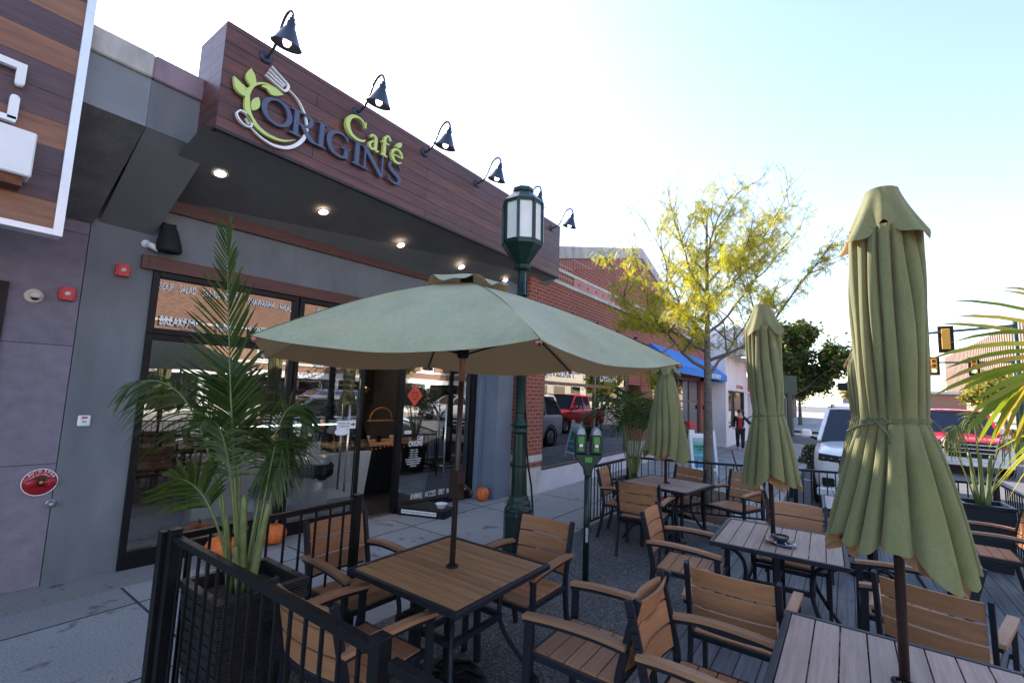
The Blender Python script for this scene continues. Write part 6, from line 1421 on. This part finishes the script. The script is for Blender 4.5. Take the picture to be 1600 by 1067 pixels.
vehicle('silver_car', 'pale blue grey car at the right edge beyond the fence', 'car', (9.6, -3.35, -.13), R(0), carpaint('pale_blue_paint', (.36, .44, .46)), 4.6, 1.85, 1.62, .24, 'car', .98)
vehicle('parked_car', 'dark blue car parked across the street seen in reflections', 'car', (10, -12.6, -.13), R(180), carpaint('dark_blue_paint', (.04, .08, .16)), 4.7, 1.9, 1.7, .25, 'suv', 1.0)
vehicle('parked_car', 'silver car parked across the street seen in reflections', 'car', (19, -12.6, -.13), R(180), carpaint('silver_paint', (.4, .42, .44)), 4.7, 1.9, 1.6, .25, 'car', 1.0)

# ------------------------------------------------------------------ traffic signals
M_sigy = plain('signal_yellow', (.55, .25, .02), .5, 0, .08); M_mast = plain('signal_mast_green', (.012, .05, .055), .4, .3)
def mast(label, base, top, end, r_=.11):
    t_ = thing('signal_mast', label, 'signal mast', base); bx_ = Vector(base)
    g = MB(); g.tube([(0, 0, 0), (0, 0, top)], [r_*1.2, r_*.9], 12); g.build('pole', M_mast, t_)
    g = MB(); e = Vector(end)-bx_; g.tube([(0, 0, top-.35), e], [r_*.8, r_*.5], 10); g.build('mast_arm', M_mast, t_)
mast('near traffic signal mast whose arm crosses the sky at the right', (36.0, -7.5, -.13), 7.0, (32.5, -2.6, 5.75))
mast('farther traffic signal mast with two yellow signals', (51.9, -10.6, -.13), 6.2, (47.3, -3.6, 5.35))
def signal(label, loc, rz, back=False, gr='traffic signal heads'):
    t_ = thing('traffic_signal', label, 'traffic signal', loc, rz, gr)
    g = MB(); g.box((-.02, -.32, -.72), (.02, .32, .72)); g.build('backplate', M_blackm, t_, bevel=.01)
    g = MB(); g.box(((-.24 if back else .022), -.17, -.55), ((-.022 if back else .2), .17, .55)); hs = g.build('housing', M_sigy, t_, bevel=.02)
    for k, (nm, col) in enumerate((('red_lens', (.35, .01, .01)), ('amber_lens', (.14, .07, .01)), ('green_lens', (.02, .12, .08)))):
        s = 1; x = .2 if not back else .022; g = MB(); mm = Matrix.Rotation(R(90), 3, 'Y')
        g.lathe([(.001, .012), (.10, .012), (.12, 0)], (x, 0, .36-.36*k), 18, mtx=mm); g.build('lens', emis('signal_green_on', (.25, 1, .7), 2.5) if (k == 2 and not back) else plain(nm, col, .3), hs)
        g = MB(); g.grid(lambda u, v_: (x+.16*v_, .13*math.cos(math.pi*u), .36-.36*k+.13*math.sin(math.pi*u)), 12, 1); g.build('visor', M_sigy if not back else M_blackm, hs, solid=.006)
signal('traffic signal seen from behind hanging from the near mast arm', (33.6, -4.40, 5.6), R(-8), True)
signal('left traffic signal facing the viewer on the far mast arm', (48.2, -5.55, 5.15), R(172))
signal('right traffic signal facing the viewer on the far mast arm', (50.2, -8.1, 5.25), R(172))
t_ = thing('pedestrian_signal', 'small black signal box on a thin pole left of the big parasol', 'pedestrian signal', (37.6, -.35, -.13)); g = MB(); g.tube([(0, 0, 0), (0, 0, 3.6)], .07, 10); g.build('pole', M_mast, t_)
g = MB(); g.box((-.15, .12, 2.95), (.15, .85, 3.45)); g.build('housing', M_blackm, t_, bevel=.03); g = MB(); g.box((-.1, .15, 2.1), (.1, .6, 2.4)); g.build('button_box', plain('grey_box', (.3, .3, .33)), t_)

# ------------------------------------------------------------------ far buildings
M_fin = plain('beige_ribbed_concrete', (.23, .16, .125), .9, 0, .1, .4, .3, 3)
RB = thing('ribbed_building', 'long beige building with vertical ribs in the far distance at the right', 'building', (130, -22, 0)); g = MB(); g.box((88, -40, 0), (172, -22.4, 15.0)); g.build('wall', M_fin, RB, world=True)
g = MB()
for i in range(56): g.box((88+i*1.5, -22.4, 3.5), (88.7+i*1.5, -21.9, 15.8))
g.build('ribs', M_fin, RB, world=True)
g = MB(); g.box((88, -22.38, 3.2), (172, -21.95, 3.5)); g.build('band', M_conc, RB, world=True)
FB = thing('far_building', 'low taupe building with dark openings behind the green tree', 'building', (50, 6, 0)); g = MB(); g.box((38, 5.6, 2.3), (75, 12, 3.6)); g.box((38, 6.0, 0), (75, 12, 2.3)); g.build('wall', plain('taupe_wall', (.20, .15, .14), .8), FB, world=True)
g = MB()
for i in range(15): g.box((38+i*2.5, 5.6, 0), (38.6+i*2.5, 5.98, 2.3))
g.build('pier', plain('taupe_wall', (.2, .15, .14)), FB, world=True)
FC = thing('distant_house', 'distant brown building with flat roof above the red truck', 'building', (85, -8, 0)); g = MB(); g.box((100, -15, 0), (115, -5, 4.2)); g.build('wall', plain('house_brown', (.24, .13, .10), .8), FC, world=True)
g = MB(); g.box((99, -15.5, 4.2), (116, -4.5, 4.6)); g.build('roof', plain('roof_grey', (.4, .4, .42), .8), FC, world=True)

# ------------------------------------------------------------------ across the street (seen in the shop glass)
OB = thing('tan_brick_building', 'two storey tan brick building across the street', 'building', (15, -19, 0)); Y1 = -19.0
g = MB(); zs = [3.9, 5.2, 7.0, 9.2]; g.box((-8, Y1-.4, 2.6), (34, Y1, 3.2)); g.box((-8, Y1-.4, 4.6), (34, Y1, 9.2))
xs = [-8]
for i in range(10): xs += [-6+i*4.0, -6+i*4.0+1.3]
xs.append(34)
for i in range(0, len(xs)-1, 2): g.box((xs[i], Y1-.4, 3.2), (xs[i+1], Y1, 4.6))
g.box((-8, Y1-8, 0), (34, Y1-.5, 9)); g.build('wall', M_brickb, OB, world=True)
for i in range(10):
    x = -6+i*4.0; g = MB(); g.box((x, Y1-.2, 3.2), (x+.1, Y1-.08, 4.6)); g.box((x+1.2, Y1-.2, 3.2), (x+1.3, Y1-.08, 4.6)); g.box((x+.1, Y1-.2, 4.5), (x+1.2, Y1-.08, 4.6)); g.box((x+.1, Y1-.2, 3.2), (x+1.2, Y1-.08, 3.3)); g.box((x+.1, Y1-.18, 3.87), (x+1.2, Y1-.1, 3.95)); wo = g.build('window', M_white, OB, world=True)
    g = MB(); g.box((x+.1, Y1-.16, 3.3), (x+1.2, Y1-.15, 4.5)); p_ = g.build('pane', M_glassd, wo); p_.data.transform(INV[OB.name])
g = MB(); g.box((-8, Y1+.002, 3.02), (34, Y1+.06, 3.16)); g.box((-8, Y1+.002, 4.95), (34, Y1+.05, 5.07)); g.box((-8, Y1-.4, 2.2), (34, Y1+.05, 2.59)); 
for i in range(12): g.box((-8+i*3.8, Y1-.4, 0), (-7.5+i*3.8, Y1+.03, 2.199))
g.build('stone_band', M_white, OB, world=True)
g = MB(); g.box((-8, Y1-.3, .5), (34, Y1-.28, 2.198)); g.build('shop_pane', M_glassd, OB, world=True)
g = MB(); g.box((-8, Y1-.4, 0), (34, Y1-.26, .5)); g.build('stall_riser', M_conc, OB, world=True)
text('lettering', 'Prolific', OB, (27.5, Y1+.01, 5.3), (-1, 0, 0), (0, 0, 1), 2.6, .5, .02, plain('yellow_lettering', (.7, .5, .02), .5), .02)
text('lettering', 'WE MOVED', OB, (23, Y1-.26, 1.9), (-1, 0, 0), (0, 0, 1), 1.6, .3, .01, M_letterw, .02)
OC = thing('cream_building', 'cream rendered building farther along across the street', 'building', (45, -19, 0)); g = MB(); g.box((39, -30, 0), (75, -19, 8)); g.build('wall', plain('cream_render', (.5, .45, .36), .8), OC, world=True)
g = MB()
for i in range(8): g.box((40+i*4.2, -19.02, 1), (42.5+i*4.2, -18.98, 2.8)); g.box((40+i*4.2, -19.02, 4.5), (42.5+i*4.2, -18.98, 6.3))
g.build('window', M_glassd, OC, world=True)

# ------------------------------------------------------------------ fallen leaves
g = MB(); rg = random.Random(77)
for i in range(900):
    if i < 500: x, y = rg.gauss(8.8, .9), rg.gauss(2.1, .6); z = .06 if 7.75 < x < 10.4 and 1.45 < y < 2.87 else .012
    else: x, y = rg.uniform(.6, 12), rg.uniform(-1.5, 5.6); z = .018
    if y < 1.25 and x > 9.3: continue
    a = rg.uniform(0, 6.28); l = rg.uniform(.008, .02); d = V(math.cos(a), math.sin(a), rg.uniform(-.2, .4))*l; e = V(-math.sin(a), math.cos(a), rg.uniform(-.3, .3))*l*.45; c0 = V(x, y, z)
    g.add([c0-d, c0+e, c0+d, c0-e], [(0, 1, 2, 3)])
tag(g.build('fallen_leaves', M_hl), label='small fallen yellow leaves scattered on the paving and mulch', cat='fallen leaves', kind='stuff')
